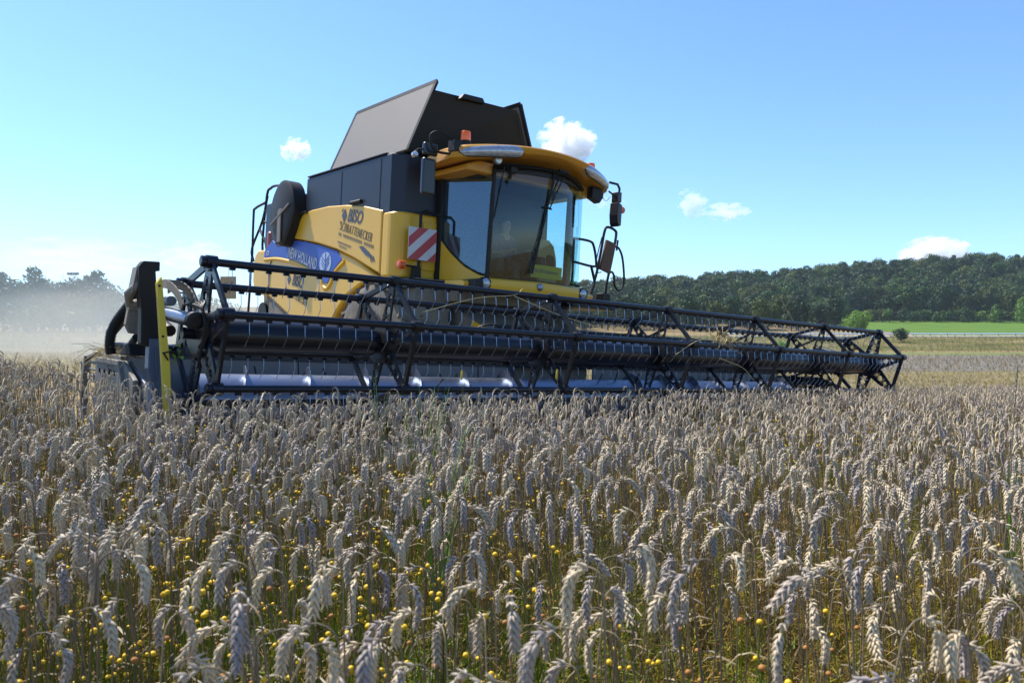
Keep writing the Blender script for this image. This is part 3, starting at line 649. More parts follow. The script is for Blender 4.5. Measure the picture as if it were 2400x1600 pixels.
for s in (-1, 1):
    V = []; F = []; n1, n2 = 14, 10
    for i in range(n1+1):
        t = i/n1; x = s*(.58+.84*t); u = abs(x)/1.47; yy = 2.10+.42*u**2.2; zc = 4.02-.13*u**2-.085; h = .055*math.sqrt(max(0, 1-(2*t-1)**6))*(1.15-.35*t)
        for k in range(n2): a = 2*math.pi*k/n2; V.append((x, yy-.018-.02*max(0, math.cos(a*0))*math.sqrt(max(0, 1-(2*t-1)**4))+(.03 if math.cos(a) > 2 else 0)+.02*abs(math.sin(a)), zc+h*math.sin(a)+Zc))
    V = []
    for i in range(n1+1):
        t = i/n1; x = s*(.58+.84*t); u = abs(x)/1.47; yy = 2.10+.42*u**2.2; zc = 4.02-.13*u**2-.105
        e = math.sqrt(max(0, 1-(2*t-1)**6)); h = .078*e*(1.12-.25*t)
        for k in range(n2):
            a = math.pi*k/(n2-1); V.append((x, yy+.035-.07*math.sin(a)*e, zc-h*math.cos(a)+Zc))
    for i in range(n1):
        for k in range(n2-1): F.append((i*n2+k, (i+1)*n2+k, (i+1)*n2+k+1, i*n2+k+1))
    m = MB().add(V, F); ll = part(m, "roof_light_cluster", lens_mt, rf, smooth=True)
    m = MB(); m.tube([V[i*n2] for i in range(n1+1)]+[V[i*n2+n2-1] for i in range(n1, -1, -1)], .009, 6, closed=True); part(m, "light_rim", black_plast, ll)
for x, y in ((-1.12, 2.80), (1.26, 2.75)):
    z = 3.99+Zc; m = MB(); m.lathe([(-.06, .08), (.05, .08), (.055, .07)], (x, y, z), (0, 0, 1), 20); b0 = part(m, "beacon", black_plast, smooth=True)
    m = MB(); m.lathe([(.05, .068), (.06, .072), (.17, .068), (.185, .06), (.19, .03)], (x, y, z), (0, 0, 1), 24); part(m, "beacon_lens", orange_mt, b0, smooth=True)
# work lights under the visor
m = MB(); m.lathe([(0, .045), (.01, .068), (.06, .06), (.09, .035)], (-.86, 2.38, 3.78+Zc), (0, 1, .1), 20); wl = part(m, "work_light", cover_mt, smooth=True)
m = MB(); m.lathe([(-.004, .055), (0, .058)], (-.86, 2.38, 3.78+Zc), (0, 1, .1), 20); part(m, "light_lens", lens_mt, wl)
m = MB(); m.box((-.62, 2.40, 3.66+Zc), (-.50, 2.5, 3.74+Zc)); m.bar((-.62, 2.4, 3.66+Zc), (-.66, 2.38, 3.56+Zc), .04, .05); part(m, "sensor", black_plast, bevel=.01)
m = MB(); m.prism([(1.05, 3.58), (1.22, 3.52), (1.30, 3.62), (1.28, 3.76), (1.06, 3.76)], 1, 2.48, 2.6); m.v = [(a, b, c+Zc) for a, b, c in m.v]; part(m, "work_light", black_plast, bevel=.01)
m = MB()
for cx_ in (1.02, 1.36): m.tube(curve_pts([(cx_, 2.5, 3.74+Zc), (cx_-.06, 2.5, 3.64+Zc), (cx_+.02, 2.5, 3.58+Zc), (cx_+.10, 2.5, 3.66+Zc)], 5), .004, 5)
part(m, "lamp_wire", black_plast)
# mirrors
m = MB(); m.box((-1.79, 2.78, 3.22+Zc), (-1.59, 2.86, 3.70+Zc)); ml = part(m, "wing_mirror", mirror_back, bevel=.03)
m = MB(); m.box((-1.79, 2.78, 3.74+Zc), (-1.57, 2.85, 3.90+Zc)); part(m, "small_mirror", mirror_back, ml, bevel=.025)
m = MB(); m.tube(curve_pts([(-1.40, 2.55, 3.90+Zc), (-1.58, 2.62, 4.0+Zc), (-1.70, 2.66, 4.02+Zc), (-1.76, 2.70, 3.95+Zc), (-1.68, 2.72, 3.80+Zc), (-1.5, 2.68, 3.78+Zc), (-1.42, 2.6, 3.80+Zc)], 6), .018, 8); m.box((-1.50, 2.52, 3.80+Zc), (-1.40, 2.66, 3.94+Zc))
m.tube([(-1.70, 2.80, 3.82+Zc), (-1.84, 2.84, 3.80+Zc), (-1.92, 2.84, 3.74+Zc)], .014, 6); part(m, "mirror_arm", black_plast, ml)
m = MB(); m.lathe([(0, .025), (.02, .04), (.08, .04)], (-1.90, 2.80, 3.72+Zc), (.2, 1, 0), 14); part(m, "side_lamp", lens_mt, ml)
m = MB(); m.prism([(1.585, 3.40), (1.60, 3.28), (1.63, 3.22), (1.68, 3.24), (1.69, 3.56), (1.60, 3.60)], 1, 2.44, 2.62); m.box((1.60, 2.46, 3.60), (1.69, 2.6, 3.76)); m.v = [(a, b, c+Zc) for a, b, c in m.v]; mr = part(m, "wing_mirror", mirror_back, bevel=.012)
m = MB(); m.tube([(1.43, 2.5, 3.74+Zc), (1.60, 2.5, 3.68+Zc)], .014, 6); m.tube([(1.44, 2.5, 3.88+Zc), (1.62, 2.5, 3.88+Zc), (1.67, 2.5, 3.82+Zc), (1.66, 2.5, 3.72+Zc)], .02, 8); part(m, "mirror_arm", black_plast, mr)
m = MB(); m.lathe([(0, .04), (.02, .055), (.08, .05)], (1.76, 2.48, 3.50+Zc), (0, 1, 0), 14); m.tube([(1.68, 2.5, 3.52+Zc), (1.74, 2.5, 3.5+Zc)], .02, 6); part(m, "indicator_lamp", orange_dark, mr)
# yellow nose below the windshield with headlamps
V = []; F = []; NX = 26
for i in range(NX+1):
    x = -1.25+2.4*i/NX; u = x/1.2; y = 2.28+.20*u*u; zt = 2.20-.02*abs(u) - (.05 if x < -.95 or x > .88 else 0); zb = 2.02-.03*(1-u*u)+.02
    for (dy, z) in ((.45, zt+.01), (.06, zt), (.015, zt-.025), (0, (zt+zb)/2), (.02, zb+.02), (.06, zb), (.45, zb)): V.append((x, y+dy, z+Zc))
for i in range(NX):
    for k in range(7): F.append((i*7+k, (i+1)*7+k, (i+1)*7+(k+1) % 7, i*7+(k+1) % 7))
F.append(tuple(range(7))); F.append(tuple(NX*7+k for k in reversed(range(7))))
m = MB().add(V, F); ns = part(m, "cab_nose", yellow, smooth=True)
for x, mt_ in ((-.97, lens_mt), (.84, lens_mt)):
    y = 2.28+.2*(x/1.2)**2
    m = MB(); m.lathe([(-.012, .072), (-.02, .085), (.06, .085)], (x, y-.0, 2.105+Zc), (.0, 1, 0), 24); hl = part(m, "headlamp", black_plast, ns, smooth=True)
    m = MB(); m.lathe([(-.04, .015), (-.034, .045), (-.018, .068), (0, .07)], (x, y, 2.105+Zc), (0, 1, 0), 24); part(m, "headlamp_lens", lens_mt, ns, smooth=True)
m = MB(); m.prism([(-1.19, 2.04), (-1.19, 2.13), (-1.10, 2.155), (-1.06, 2.12), (-1.05, 2.05)], 1, 2.34, 2.5); m.v = [(a, b, c+Zc) for a, b, c in m.v]; part(m, "headlamp_recess", black_plast, ns)
m = MB(); m.lathe([(-.015, .03), (0, .052), (.02, .052)], (-.10, 2.27, 2.12+Zc), (0, 1, 0), 20); part(m, "nose_emblem", steel, ns, smooth=True)
# wipers and pantograph arm
m = MB(); zc = Zc
m.tube([(.22, 2.29, 3.80+zc), (-.05, 2.28, 3.25+zc)], .010, 6); m.tube([(.30, 2.29, 3.80+zc), (.02, 2.28, 3.25+zc)], .010, 6); m.tube([(-.10, 2.275, 3.25+zc), (.04, 2.275, 3.23+zc)], .014, 6)
m.tube([(.08, 2.285, 3.78+zc), (-.02, 2.275, 3.3+zc), (-.22, 2.33, 2.3+zc)], .014, 6); m.tube([(.12, 2.285, 3.76+zc), (-.08, 2.275, 3.1+zc), (-.26, 2.33, 2.26+zc)], .007, 6)
m.box((.17, 2.27, 3.74+zc), (.34, 2.33, 3.82+zc)); part(m, "wiper", black_plast)
m = MB(); m.tube([(-.72, 2.42, 3.72+zc), (-.84, 2.45, 3.0+zc)], .007, 6); part(m, "wiper", black_plast)
# interior
m = MB(); m.prism([(3.30, 2.25), (3.30, 2.9), (3.22, 3.0), (3.14, 2.9), (3.1, 2.4), (2.75, 2.38), (2.72, 2.25)], 0, -.32, .22); part(m, "driver_seat", dark_int, bevel=.03)
m = MB(); m.prism([(.44, 2.20), (.42, 2.75), (.46, 2.88), (.55, 2.93), (.66, 2.92), (.76, 2.84), (.82, 2.65), (.86, 2.20)], 1, 2.95, 3.08); m.v = [(a, b, c+Zc) for a, b, c in m.v]; st = part(m, "passenger_seat", seat_mt, bevel=.03)
m = MB(); m.prism([(.60, 2.42), (.60, 2.68), (.64, 2.70), (.74, 2.68), (.77, 2.60), (.78, 2.42)], 1, 2.935, 2.948); m.v = [(a, b, c+Zc) for a, b, c in m.v]; part(m, "seat_back_opening", dark_int, st, bevel=.002)
m = MB(); m.tube([(0, 2.50, 2.10+Zc), (0, 2.68, 2.62+Zc)], .045, 10); m.tube([(.18*math.cos(a)+0, 2.70+.05*math.sin(a)*1.2, 2.64+Zc+.16*math.sin(a)) for a in [2*math.pi*k/20 for k in range(20)]], .014, 8, closed=True); m.bar((-.17, 2.7, 2.64+Zc), (.17, 2.7, 2.64+Zc), .03, .02); part(m, "steering_wheel", dark_int)
m = MB(); m.box((.30, 2.75, 2.3), (.42, 3.1, 2.5)); m.box((-.55, 2.7, 2.2), (-.42, 3.2, 2.45)); part(m, "armrest_console", dark_int, bevel=.02)
sg = MB(); sg.prism([(-.14, 2.27+Zc), (.46, 2.27+Zc), (.47, 2.455+Zc), (-.11, 2.455+Zc)], 1, 2.455, 2.462); so = part(sg, "cab_sign", sign_mt)
text("ZVLÁŠTNA", "lettering", ink, so, (-.09, 2.452, 2.345+Zc), (1, 0, 0), (0, 0, 1), .068, .1, .85, .001, .001)
text("PREPRAVA", "lettering", ink, so, (.19, 2.452, 2.345+Zc), (1, 0, 0), (0, 0, 1), .052, .1, .85, .001, .001)
# driver: one continuous skinned figure with shirt, trousers and hair over it
def figure(name, nodes, edges, radii, mt, parent=None, root=0, sub=2):
    me = bpy.data.meshes.new(name); me.from_pydata(nodes, edges, []); me.update(); o = bpy.data.objects.new(name, me); col.objects.link(o)
    if parent: o.parent = parent
    sk_ = o.modifiers.new("skin", 'SKIN'); sk_.use_smooth_shade = True
    for i, r in enumerate(radii): v_ = me.skin_vertices[0].data[i]; v_.radius = r if isinstance(r, tuple) else (r, r); v_.use_root = (i == root)
    sb_ = o.modifiers.new("sub", 'SUBSURF'); sb_.levels = sub; sb_.render_levels = sub; me.materials.append(mt); return o
J = {"pelvis": (0, 0, .0), "belly": (0, .02, .16), "chest": (0, .03, .34), "neck": (0, .0, .50), "chin": (0, -.025, .56), "face": (0, -.02, .62), "crown": (0, 0, .72)}
nodes = [J[k] for k in ("pelvis", "belly", "chest", "neck", "chin", "face", "crown")]; rad_ = [(.15, .12), (.14, .11), (.16, .11), .055, (.065, .07), (.078, .092), (.06, .075)]
edges = [(0, 1), (1, 2), (2, 3), (3, 4), (4, 5), (5, 6)]
for s in (-1, 1):
    b0 = len(nodes); nodes += [(s*.17, .03, .42), (s*.22, -.05, .18), (s*.15, -.30, .20), (s*.14, -.36, .22)]; rad_ += [.062, .048, .036, (.022, .038)]; edges += [(2, b0), (b0, b0+1), (b0+1, b0+2), (b0+2, b0+3)]
    for k in range(4):
        f0 = len(nodes); nodes += [(s*(.14)+(k-1.5)*.02, -.395, .235+.003*k), (s*.14+(k-1.5)*.02, -.415, .215)]; rad_ += [.009, .008]; edges += [(b0+3, f0), (f0, f0+1)]
    f0 = len(nodes); nodes += [(s*.14-s*.035, -.37, .235), (s*.14-s*.045, -.39, .22)]; rad_ += [.011, .009]; edges += [(b0+3, f0), (f0, f0+1)]
    b1 = len(nodes); nodes += [(s*.10, -.03, -.01), (s*.13, -.42, .02), (s*.13, -.46, -.36), (s*.13, -.56, -.40)]; rad_ += [.085, .062, .042, .038]; edges += [(0, b1), (b1, b1+1), (b1+1, b1+2), (b1+2, b1+3)]
drv = figure("person", nodes, edges, rad_, skin_mt); drv.matrix_world = MHB @ Matrix.Translation((-.08, 3.14, 2.44+Zc)); tag(drv, "driver in a blue shirt sitting behind the cab windshield with hands on the wheel", "person")
sn_ = [nodes[i] for i in (0, 1, 2)]+[(-.17, .03, .42), (-.225, -.045, .18), (.17, .03, .42), (.225, -.045, .18), (0, .01, .45)]
figure("shirt", sn_, [(0, 1), (1, 2), (2, 3), (3, 4), (2, 5), (5, 6), (2, 7)], [(.165, .135), (.155, .125), (.172, .125), .076, .062, .076, .062, .07], cloth_mt, drv)
figure("trousers", [(0, 0, -.01), (-.10, -.03, -.01), (-.13, -.43, .02), (-.13, -.46, -.34), (.10, -.03, -.01), (.13, -.43, .02), (.13, -.46, -.34)], [(0, 1), (1, 2), (2, 3), (0, 4), (4, 5), (5, 6)], [(.16, .13), .095, .072, .052, .095, .072, .052], dark_int, drv)
hm_ = MB(); hm_.lathe([(-.005, .088), (.03, .090), (.06, .078), (.085, .045), (.09, .01)], (0, .008, .655), (0, .12, 1), 16); hm_.build("hair", bark_d if False else dark_int, drv, smooth=True)
fm_ = MB(); fm_.lathe([(0, .014), (.02, .010), (.026, .003)], (0, -.10, .615), (0, -1, -.2), 8); fm_.build("nose", skin_mt, drv, smooth=True)
for s in (-1, 1): em_ = MB(); em_.lathe([(0, .009), (.004, .006)], (s*.03, -.105, .635), (0, -1, 0), 8); em_.build("eye", dark_int, drv)
# right-hand platform, railings and ladder
m = MB(); m.tube(curve_pts([(1.02, 2.8, 2.99+Zc), (1.36, 2.8, 2.985+Zc), (1.46, 2.8, 2.92+Zc), (1.53, 2.8, 2.68+Zc), (1.48, 2.8, 2.60+Zc), (1.02, 2.8, 2.63+Zc)], 5), .02, 8)
m.tube([(1.42, 2.8, 2.61+Zc), (1.52, 2.8, 2.36+Zc), (1.42, 2.8, 2.1+Zc)], .022, 8); m.tube([(1.02, 2.8, 3.0+Zc), (1.02, 2.8, 2.05+Zc)], .02, 8); part(m, "platform_railing", black_frame, smooth=True)
m = MB(); m.tube(curve_pts([(1.46, 2.9, 2.06+Zc), (1.62, 2.9, 2.40+Zc), (1.72, 2.9, 2.80+Zc), (1.79, 2.9, 3.18+Zc), (1.86, 2.9, 3.28+Zc), (2.04, 2.9, 3.25+Zc), (2.07, 2.9, 3.15+Zc), (1.99, 2.9, 2.75+Zc), (1.90, 2.9, 2.35+Zc), (1.89, 2.9, 2.05+Zc)], 5), .022, 8)
m.tube(curve_pts([(2.02, 2.9, 2.99+Zc), (2.15, 2.9, 2.97+Zc), (2.25, 2.9, 2.82+Zc), (2.31, 2.9, 2.5+Zc), (2.28, 2.9, 2.34+Zc), (2.19, 2.9, 2.28+Zc), (2.09, 2.9, 2.36+Zc), (2.06, 2.9, 2.52+Zc), (2.0, 2.9, 2.57+Zc), (1.93, 2.9, 2.53+Zc)], 5), .018, 8)
m.tube([(2.10, 2.9, 2.93+Zc), (2.12, 2.9, 3.10+Zc)], .018, 6); m.tube([(1.72, 2.88, 3.1+Zc), (1.66, 2.88, 2.9+Zc), (1.60, 2.88, 2.65+Zc), (1.66, 2.88, 2.52+Zc), (1.74, 2.88, 2.54+Zc)], .010, 6)
lad = part(m, "boarding_ladder", black_frame, smooth=True)
m = MB(); m.prism([(1.82, 3.07), (2.03, 3.03), (1.925, 2.53), (1.70, 2.585)], 1, 2.86, 2.90); m.v = [(a, b, c+Zc) for a, b, c in m.v]; part(m, "ladder_step_plate", mat("rusty_step", (.09, .045, .03), .75, dirt=(.2, .12, .07), dirt_amt=.5, dscale=8), lad, bevel=.004)
m = MB(); m.box((1.0, 2.75, 1.93+Zc), (2.0, 3.5, 2.08+Zc)); m.box((1.72, 2.8, 2.08+Zc), (1.90, 2.95, 2.2+Zc)); part(m, "platform", black_frame, bevel=.01)
m = MB(); m.box((-1.6, 3.3, 2.02+Zc), (-1.0, 3.9, 2.16+Zc)); part(m, "front_step", black_frame, bevel=.01)

# ================================================================== PLANTS
def foliage_mat(name, c, var=.35, rough=.6, scale=1.0, trans=.25):
    m = bpy.data.materials.new(name); m.use_nodes = True; n = m.node_tree; b = n.nodes["Principled BSDF"]; b.inputs["Roughness"].default_value = rough
    b.inputs["Specular IOR Level"].default_value = .25
    tc = n.nodes.new("ShaderNodeNewGeometry"); t = n.nodes.new("ShaderNodeTexNoise"); t.inputs["Scale"].default_value = scale
    oi = n.nodes.new("ShaderNodeObjectInfo"); mt_ = n.nodes.new("ShaderNodeMath"); mt_.operation = 'ADD'
    n.links.new(tc.outputs["Position"], t.inputs[0]); n.links.new(t.outputs[0], mt_.inputs[0]); n.links.new(oi.outputs["Random"], mt_.inputs[1])
    mr = n.nodes.new("ShaderNodeMapRange"); mr.inputs[1].default_value = .2; mr.inputs[2].default_value = 1.3; n.links.new(mt_.outputs[0], mr.inputs[0])
    mx = n.nodes.new("ShaderNodeMix"); mx.data_type = 'RGBA'; n.links.new(mr.outputs[0], mx.inputs[0])
    mx.inputs[6].default_value = (c[0]*(1-var), c[1]*(1-var), c[2]*(1-var*.5), 1); mx.inputs[7].default_value = (c[0]*(1+var*1.25), c[1]*(1+var), c[2]*(1+var*.3), 1)
    n.links.new(mx.outputs[2], b.inputs[0])
    if trans:
        tr = n.nodes.new("ShaderNodeBsdfTranslucent"); n.links.new(mx.outputs[2], tr.inputs[0]); ms = n.nodes.new("ShaderNodeMixShader"); ms.inputs[0].default_value = trans
        n.links.new(b.outputs[0], ms.inputs[1]); n.links.new(tr.outputs[0], ms.inputs[2]); n.links.new(ms.outputs[0], n.nodes["Material Output"].inputs[0])
    return m
ear_mt = foliage_mat("wheat_ear", (.395, .34, .275), .42, .36, 9, .03)
stem_mt = foliage_mat("wheat_stem", (.175, .142, .098), .4, .5, 9, .08)
weed_mts = [foliage_mat("weed_olive", (.23, .215, .018), .4, .6, 6, .35), foliage_mat("weed_green", (.13, .185, .016), .4, .6, 6, .35), foliage_mat("weed_rust", (.21, .14, .03), .4, .7, 6, .2)]
fl_y = mat("flower_yellow", (.74, .46, .004), .6, var=.25, vscale=300); fl_b = mat("flower_brown", (.36, .15, .025), .75, var=.3, vscale=300); fl_w = mat("petal_white", (.75, .75, .72), .6)

def seed(m, c, d, side, L, wdt, lo=False):
    """one spikelet: pointed ovoid lying along the ear and tilted outwards"""
    d = d.normalized(); u = d.orthogonal().normalized(); q = d.cross(u); n = 4 if lo else 6
    rings = [(-.5, .0), (-.15, 1), (.5, .0)] if lo else [(-.5, .15), (-.28, .85), (.0, 1.0), (.28, .62), (.6, .05)]
    base = len(m.v)
    for t, r in rings:
        for k in range(n):
            a = 2*math.pi*k/n; m.v.append(tuple(c+d*(t*L)+u*math.cos(a)*r*wdt*.5+q*math.sin(a)*r*wdt*.5))
    for i in range(len(rings)-1):
        for k in range(n): m.f.append((base+i*n+k, base+i*n+(k+1) % n, base+(i+1)*n+(k+1) % n, base+(i+1)*n+k))
def wheat(seedv, lo=False):
    rd = random.Random(seedv); h = .70+rd.uniform(-.05, .035); lean = rd.uniform(.01, .06) if seedv % 20 < 17 else rd.uniform(.16, .30); kind = rd.random()
    rad = rd.uniform(.008, .020)
    # stem up, then a crook, then the ear hanging
    pts = [Vector((lean*t*t, .01*math.sin(t*3), h*t)) for t in [i/5 for i in range(6)]]
    p = pts[-1].copy(); ang = math.pi/2-.1; neck = []; arcn = 6
    endang = -math.pi/2*rd.uniform(.92, 1.12) if kind < .9 else -math.pi/2*rd.uniform(.5, .8)
    for i in range(1, arcn+1):
        a = ang+(endang-ang)*(i/arcn)*.80; p = p+Vector((math.cos(a), rd.uniform(-.1, .1), math.sin(a)))*rad*.75; neck.append(p.copy())
    stem = MB(); stem.tube(pts+neck[:4], .0016, 3 if lo else 5, r2=.0011, cap=False)
    for k in range(1 if lo else 2):       # dry leaf strips
        z = h*rd.uniform(.25, .7); a = rd.uniform(0, 6.28); L = rd.uniform(.10, .2); V = []
        for i in range(5):
            t = i/4; ww = .0022*(1-t*.8); r = L*(t-.25*t*t); zz = z+L*(.55*t-1.0*t*t)
            V += [(math.cos(a)*r-math.sin(a)*ww, math.sin(a)*r+math.cos(a)*ww, zz), (math.cos(a)*r+math.sin(a)*ww, math.sin(a)*r-math.cos(a)*ww, zz+.002)]
        stem.add(V, [(2*i, 2*i+1, 2*i+3, 2*i+2) for i in range(4)])
    ear = MB(); path = neck[2:]; a = ang+(endang-ang)*.80; cur = path[-1].copy(); EL = rd.uniform(.042, .070); n = 9
    q = cur.copy()
    for i in range(n):
        a2 = a+(endang-a)*min(1, 1.6*(i/n)**.7); q = q+Vector((math.cos(a2), 0, math.sin(a2)))*EL/n; path.append(q.copy())
    if lo: path = path[::1]
    N = len(path); tw = rd.uniform(0, 3.14)
    for i in range(1, N):
        d = (path[i]-path[i-1]).normalized(); u = d.cross(Vector((math.sin(tw), math.cos(tw), 0))).normalized()
        if u.length < .1: u = d.orthogonal().normalized()
        v = d.cross(u); t = i/N; sz = .0052*(.75+.6*math.sin(math.pi*min(1, t*1.05)))
        if lo:
            for s in (-1, 1): seed(ear, path[i]+u*s*.0034+v*.001, (d*.8+u*s*.6), s, .015, sz*1.1, True)
            if i % 2: seed(ear, path[i]+v*.003*(1 if i % 4 == 1 else -1), d, 0, .015, sz, True)
        else:
            off = .45 if i % 2 else -.45
            for s in (-1, 1):
                seed(ear, path[i]+u*s*.0042+v*off*.003, (d*.9+u*s*.72+v*off*.3), s, .0145*rd.uniform(.85, 1.15), sz*.88)
                seed(ear, path[i]+u*s*.0016+v*(.0034 if s*off > 0 else -.0034), (d+v*(.7 if s*off > 0 else -.7)), s, .0125, sz*.78)
    return stem, ear
lib = bpy.data.collections.new("plant_prototypes")       # never linked to the scene: only a source for the scattered fields
def proto(name, parts):
    V = []; F = []; fm = []; mats_ = []
    for mb, mt_ in parts:
        n = len(V); V += mb.v; F += [tuple(i+n for i in f) for f in mb.f]; fm += [len(mats_)]*len(mb.f); mats_.append(mt_)
    me = bpy.data.meshes.new(name); me.from_pydata(V, [], F)
    for q in mats_: me.materials.append(q)
    me.polygons.foreach_set("material_index", fm); me.polygons.foreach_set("use_smooth", [True]*len(F)); me.update()
    return me
def make_collection(name, meshes):
    c = bpy.data.collections.new(name)
    for i, me in enumerate(meshes): o = bpy.data.objects.new("%s_%02d" % (name, i), me); c.objects.link(o)
    return c
def scatter(name, P, rot, scl, idx, coll, label, cat):
    me = bpy.data.meshes.new(name); me.vertices.add(len(P)); me.vertices.foreach_set("co", np.asarray(P, np.float32).ravel())
    for nm, ty, dat in (("rot", 'FLOAT_VECTOR', rot), ("scl", 'FLOAT', scl), ("idx", 'INT', idx)):
        at = me.attributes.new(nm, ty, 'POINT'); at.data.foreach_set("vector" if ty == 'FLOAT_VECTOR' else "value", np.asarray(dat).ravel())
    me.update(); o = bpy.data.objects.new(name, me); col.objects.link(o)
    g = bpy.data.node_groups.new(name, 'GeometryNodeTree'); g.interface.new_socket("Geometry", in_out='INPUT', socket_type='NodeSocketGeometry'); g.interface.new_socket("Geometry", in_out='OUTPUT', socket_type='NodeSocketGeometry')
    gi = g.nodes.new("NodeGroupInput"); go = g.nodes.new("NodeGroupOutput"); ci = g.nodes.new("GeometryNodeCollectionInfo"); ci.inputs[0].default_value = coll
    ci.inputs["Separate Children"].default_value = True; ci.inputs["Reset Children"].default_value = True
    ip = g.nodes.new("GeometryNodeInstanceOnPoints"); ip.inputs["Pick Instance"].default_value = True
    def na(nm, ty):
        a = g.nodes.new("GeometryNodeInputNamedAttribute"); a.data_type = ty; a.inputs[0].default_value = nm; return a.outputs[0]
    g.links.new(gi.outputs[0], ip.inputs["Points"]); g.links.new(ci.outputs[0], ip.inputs["Instance"]); g.links.new(na("idx", 'INT'), ip.inputs["Instance Index"])
    g.links.new(na("rot", 'FLOAT_VECTOR'), ip.inputs["Rotation"]); g.links.new(na("scl", 'FLOAT'), ip.inputs["Scale"]); g.links.new(ip.outputs[0], go.inputs[0])
    md = o.modifiers.new("scatter", 'NODES'); md.node_group = g
    tag(o, label, cat, kind="stuff"); return o

NW = 20
whi = [wheat(100+i) for i in range(NW)]; wlo = [wheat(100+i, True) for i in range(NW)]
hi_m = [proto("wheat_hi_%d" % i, [(s, stem_mt), (e, ear_mt)]) for i, (s, e) in enumerate(whi)]
lo_m = [proto("wheat_lo_%d" % i, [(s, stem_mt), (e, ear_mt)]) for i, (s, e) in enumerate(wlo)]
whole = make_collection("wheatset", hi_m+lo_m)
# where the crop still stands: in front of the cutter bar, left of the cut, and up to the field edge on the right
MHI = np.array(MH.inverted())
def standing(x, y):
    z = ground_z(x, y); L = MHI[:3, :3] @ np.stack([x, y, z])+MHI[:3, 3:4]; lx, ly = L[0], L[1]
    cut = (lx > -5.78) & (lx < 5.9) & (ly > -.32)
    far = (ly > .5+.55*np.maximum(0, lx-5.9)*0+rng.normal(0, .12, len(x))) & (lx >= 5.9)
    return ~cut & ~far & (y < 46)
def field(dens_fn, x0, x1, y0, y1, cell):
    nx_, ny_ = int((x1-x0)/cell), int((y1-y0)/cell); X, Y = np.meshgrid(np.arange(nx_), np.arange(ny_))
    X = (x0+(X.ravel()+rng.uniform(-.1, 1.1, X.size))*cell); Y = (y0+(Y.ravel()+rng.uniform(-.1, 1.1, Y.size))*cell)
    k = rng.uniform(0, 1, X.size) < dens_fn(X, Y)
    return X[k], Y[k]
def inview(X, Y, mg=1.8): return (np.abs(X) < .68*Y+mg) & (np.hypot(X, Y) > .62)
def patch(X, Y, s, seed_=0.):
    out = np.zeros(len(X))
    for k in range(5):
        a = rng2.uniform(0, 6.28); f = s*(1.6**k); out += np.sin((X*math.cos(a)+Y*math.sin(a))*f+rng2.uniform(0, 6.28))*(.75**k)
    return out/2.2
rng2 = np.random.default_rng(5)
X1, Y1 = field(lambda x, y: np.clip(.74+.08*y, .4, 1), -5, 5, -.3, 6, .075)
X2, Y2 = field(lambda x, y: .9+0*x, -14, 14, 6, 18, .082)
X3, Y3 = field(lambda x, y: .6+0*x, -32, -4, 18, 46, .17)
X = np.concatenate([X1, X2, X3]); Y = np.concatenate([Y1, Y2, Y3]); k = standing(X, Y) & inview(X, Y); X, Y = X[k], Y[k]
pn = patch(X, Y, 1.1); k = rng.uniform(0, 1, len(X)) < np.clip(.85+.5*pn, .45, 1); X, Y, pn = X[k], Y[k], pn[k]
SCL_ = 0
D = np.hypot(X, Y); ordr = np.argsort(D); X, Y, D, pn = X[ordr], Y[ordr], D[ordr], pn[ordr]
Z = ground_z(X, Y)-.005
rotz = rng.uniform(0, 2*math.pi, len(X)); rotz = np.where(rng.uniform(0, 1, len(X)) < .45, rng.normal(math.pi*1.05, .8, len(X)), rotz)
rx = rng.normal(0, .05, len(X)); ry = rng.normal(0, .05, len(X)); SC = rng.normal(.985, .055, len(X))+.015*pn+.075*sstep(1, 3, -X)*sstep(3.5, 5, Y)+.02*sstep(3, 7, Y)
idx = rng.integers(0, NW, len(X)); 
seen = (np.abs(X) < .66*Y+.03) & (Y > .75)
near = np.where(seen)[0][:300]
mask = np.ones(len(X), bool); mask[near] = False
idx2 = np.where(D < 4.2, idx, idx+NW)
print("wheat", len(X))
scatter("wheat_field", np.stack([X, Y, Z], 1)[mask], np.stack([rx, ry, rotz], 1)[mask], SC[mask], idx2[mask], whole, "ripe grey brown wheat crop standing between the camera and the combine", "wheat")
stem_me = []; ear_me = []
for s, e in whi:
    stem_me.append(proto("wheat_stalk", [(s, stem_mt)])); ear_me.append(proto("ear", [(e, ear_mt)]))
for i in near:
    o = bpy.data.objects.new("wheat_stalk", stem_me[idx[i]]); col.objects.link(o); o.location = (X[i], Y[i], Z[i]); o.rotation_euler = (rx[i], ry[i], rotz[i]); o.scale = (SC[i],)*3
    tag(o, "single nodding grey brown wheat stalk among the nearest foreground stalks", "wheat stalk", "foreground wheat stalks")
    e = bpy.data.objects.new("ear", ear_me[idx[i]]); col.objects.link(e); e.parent = o

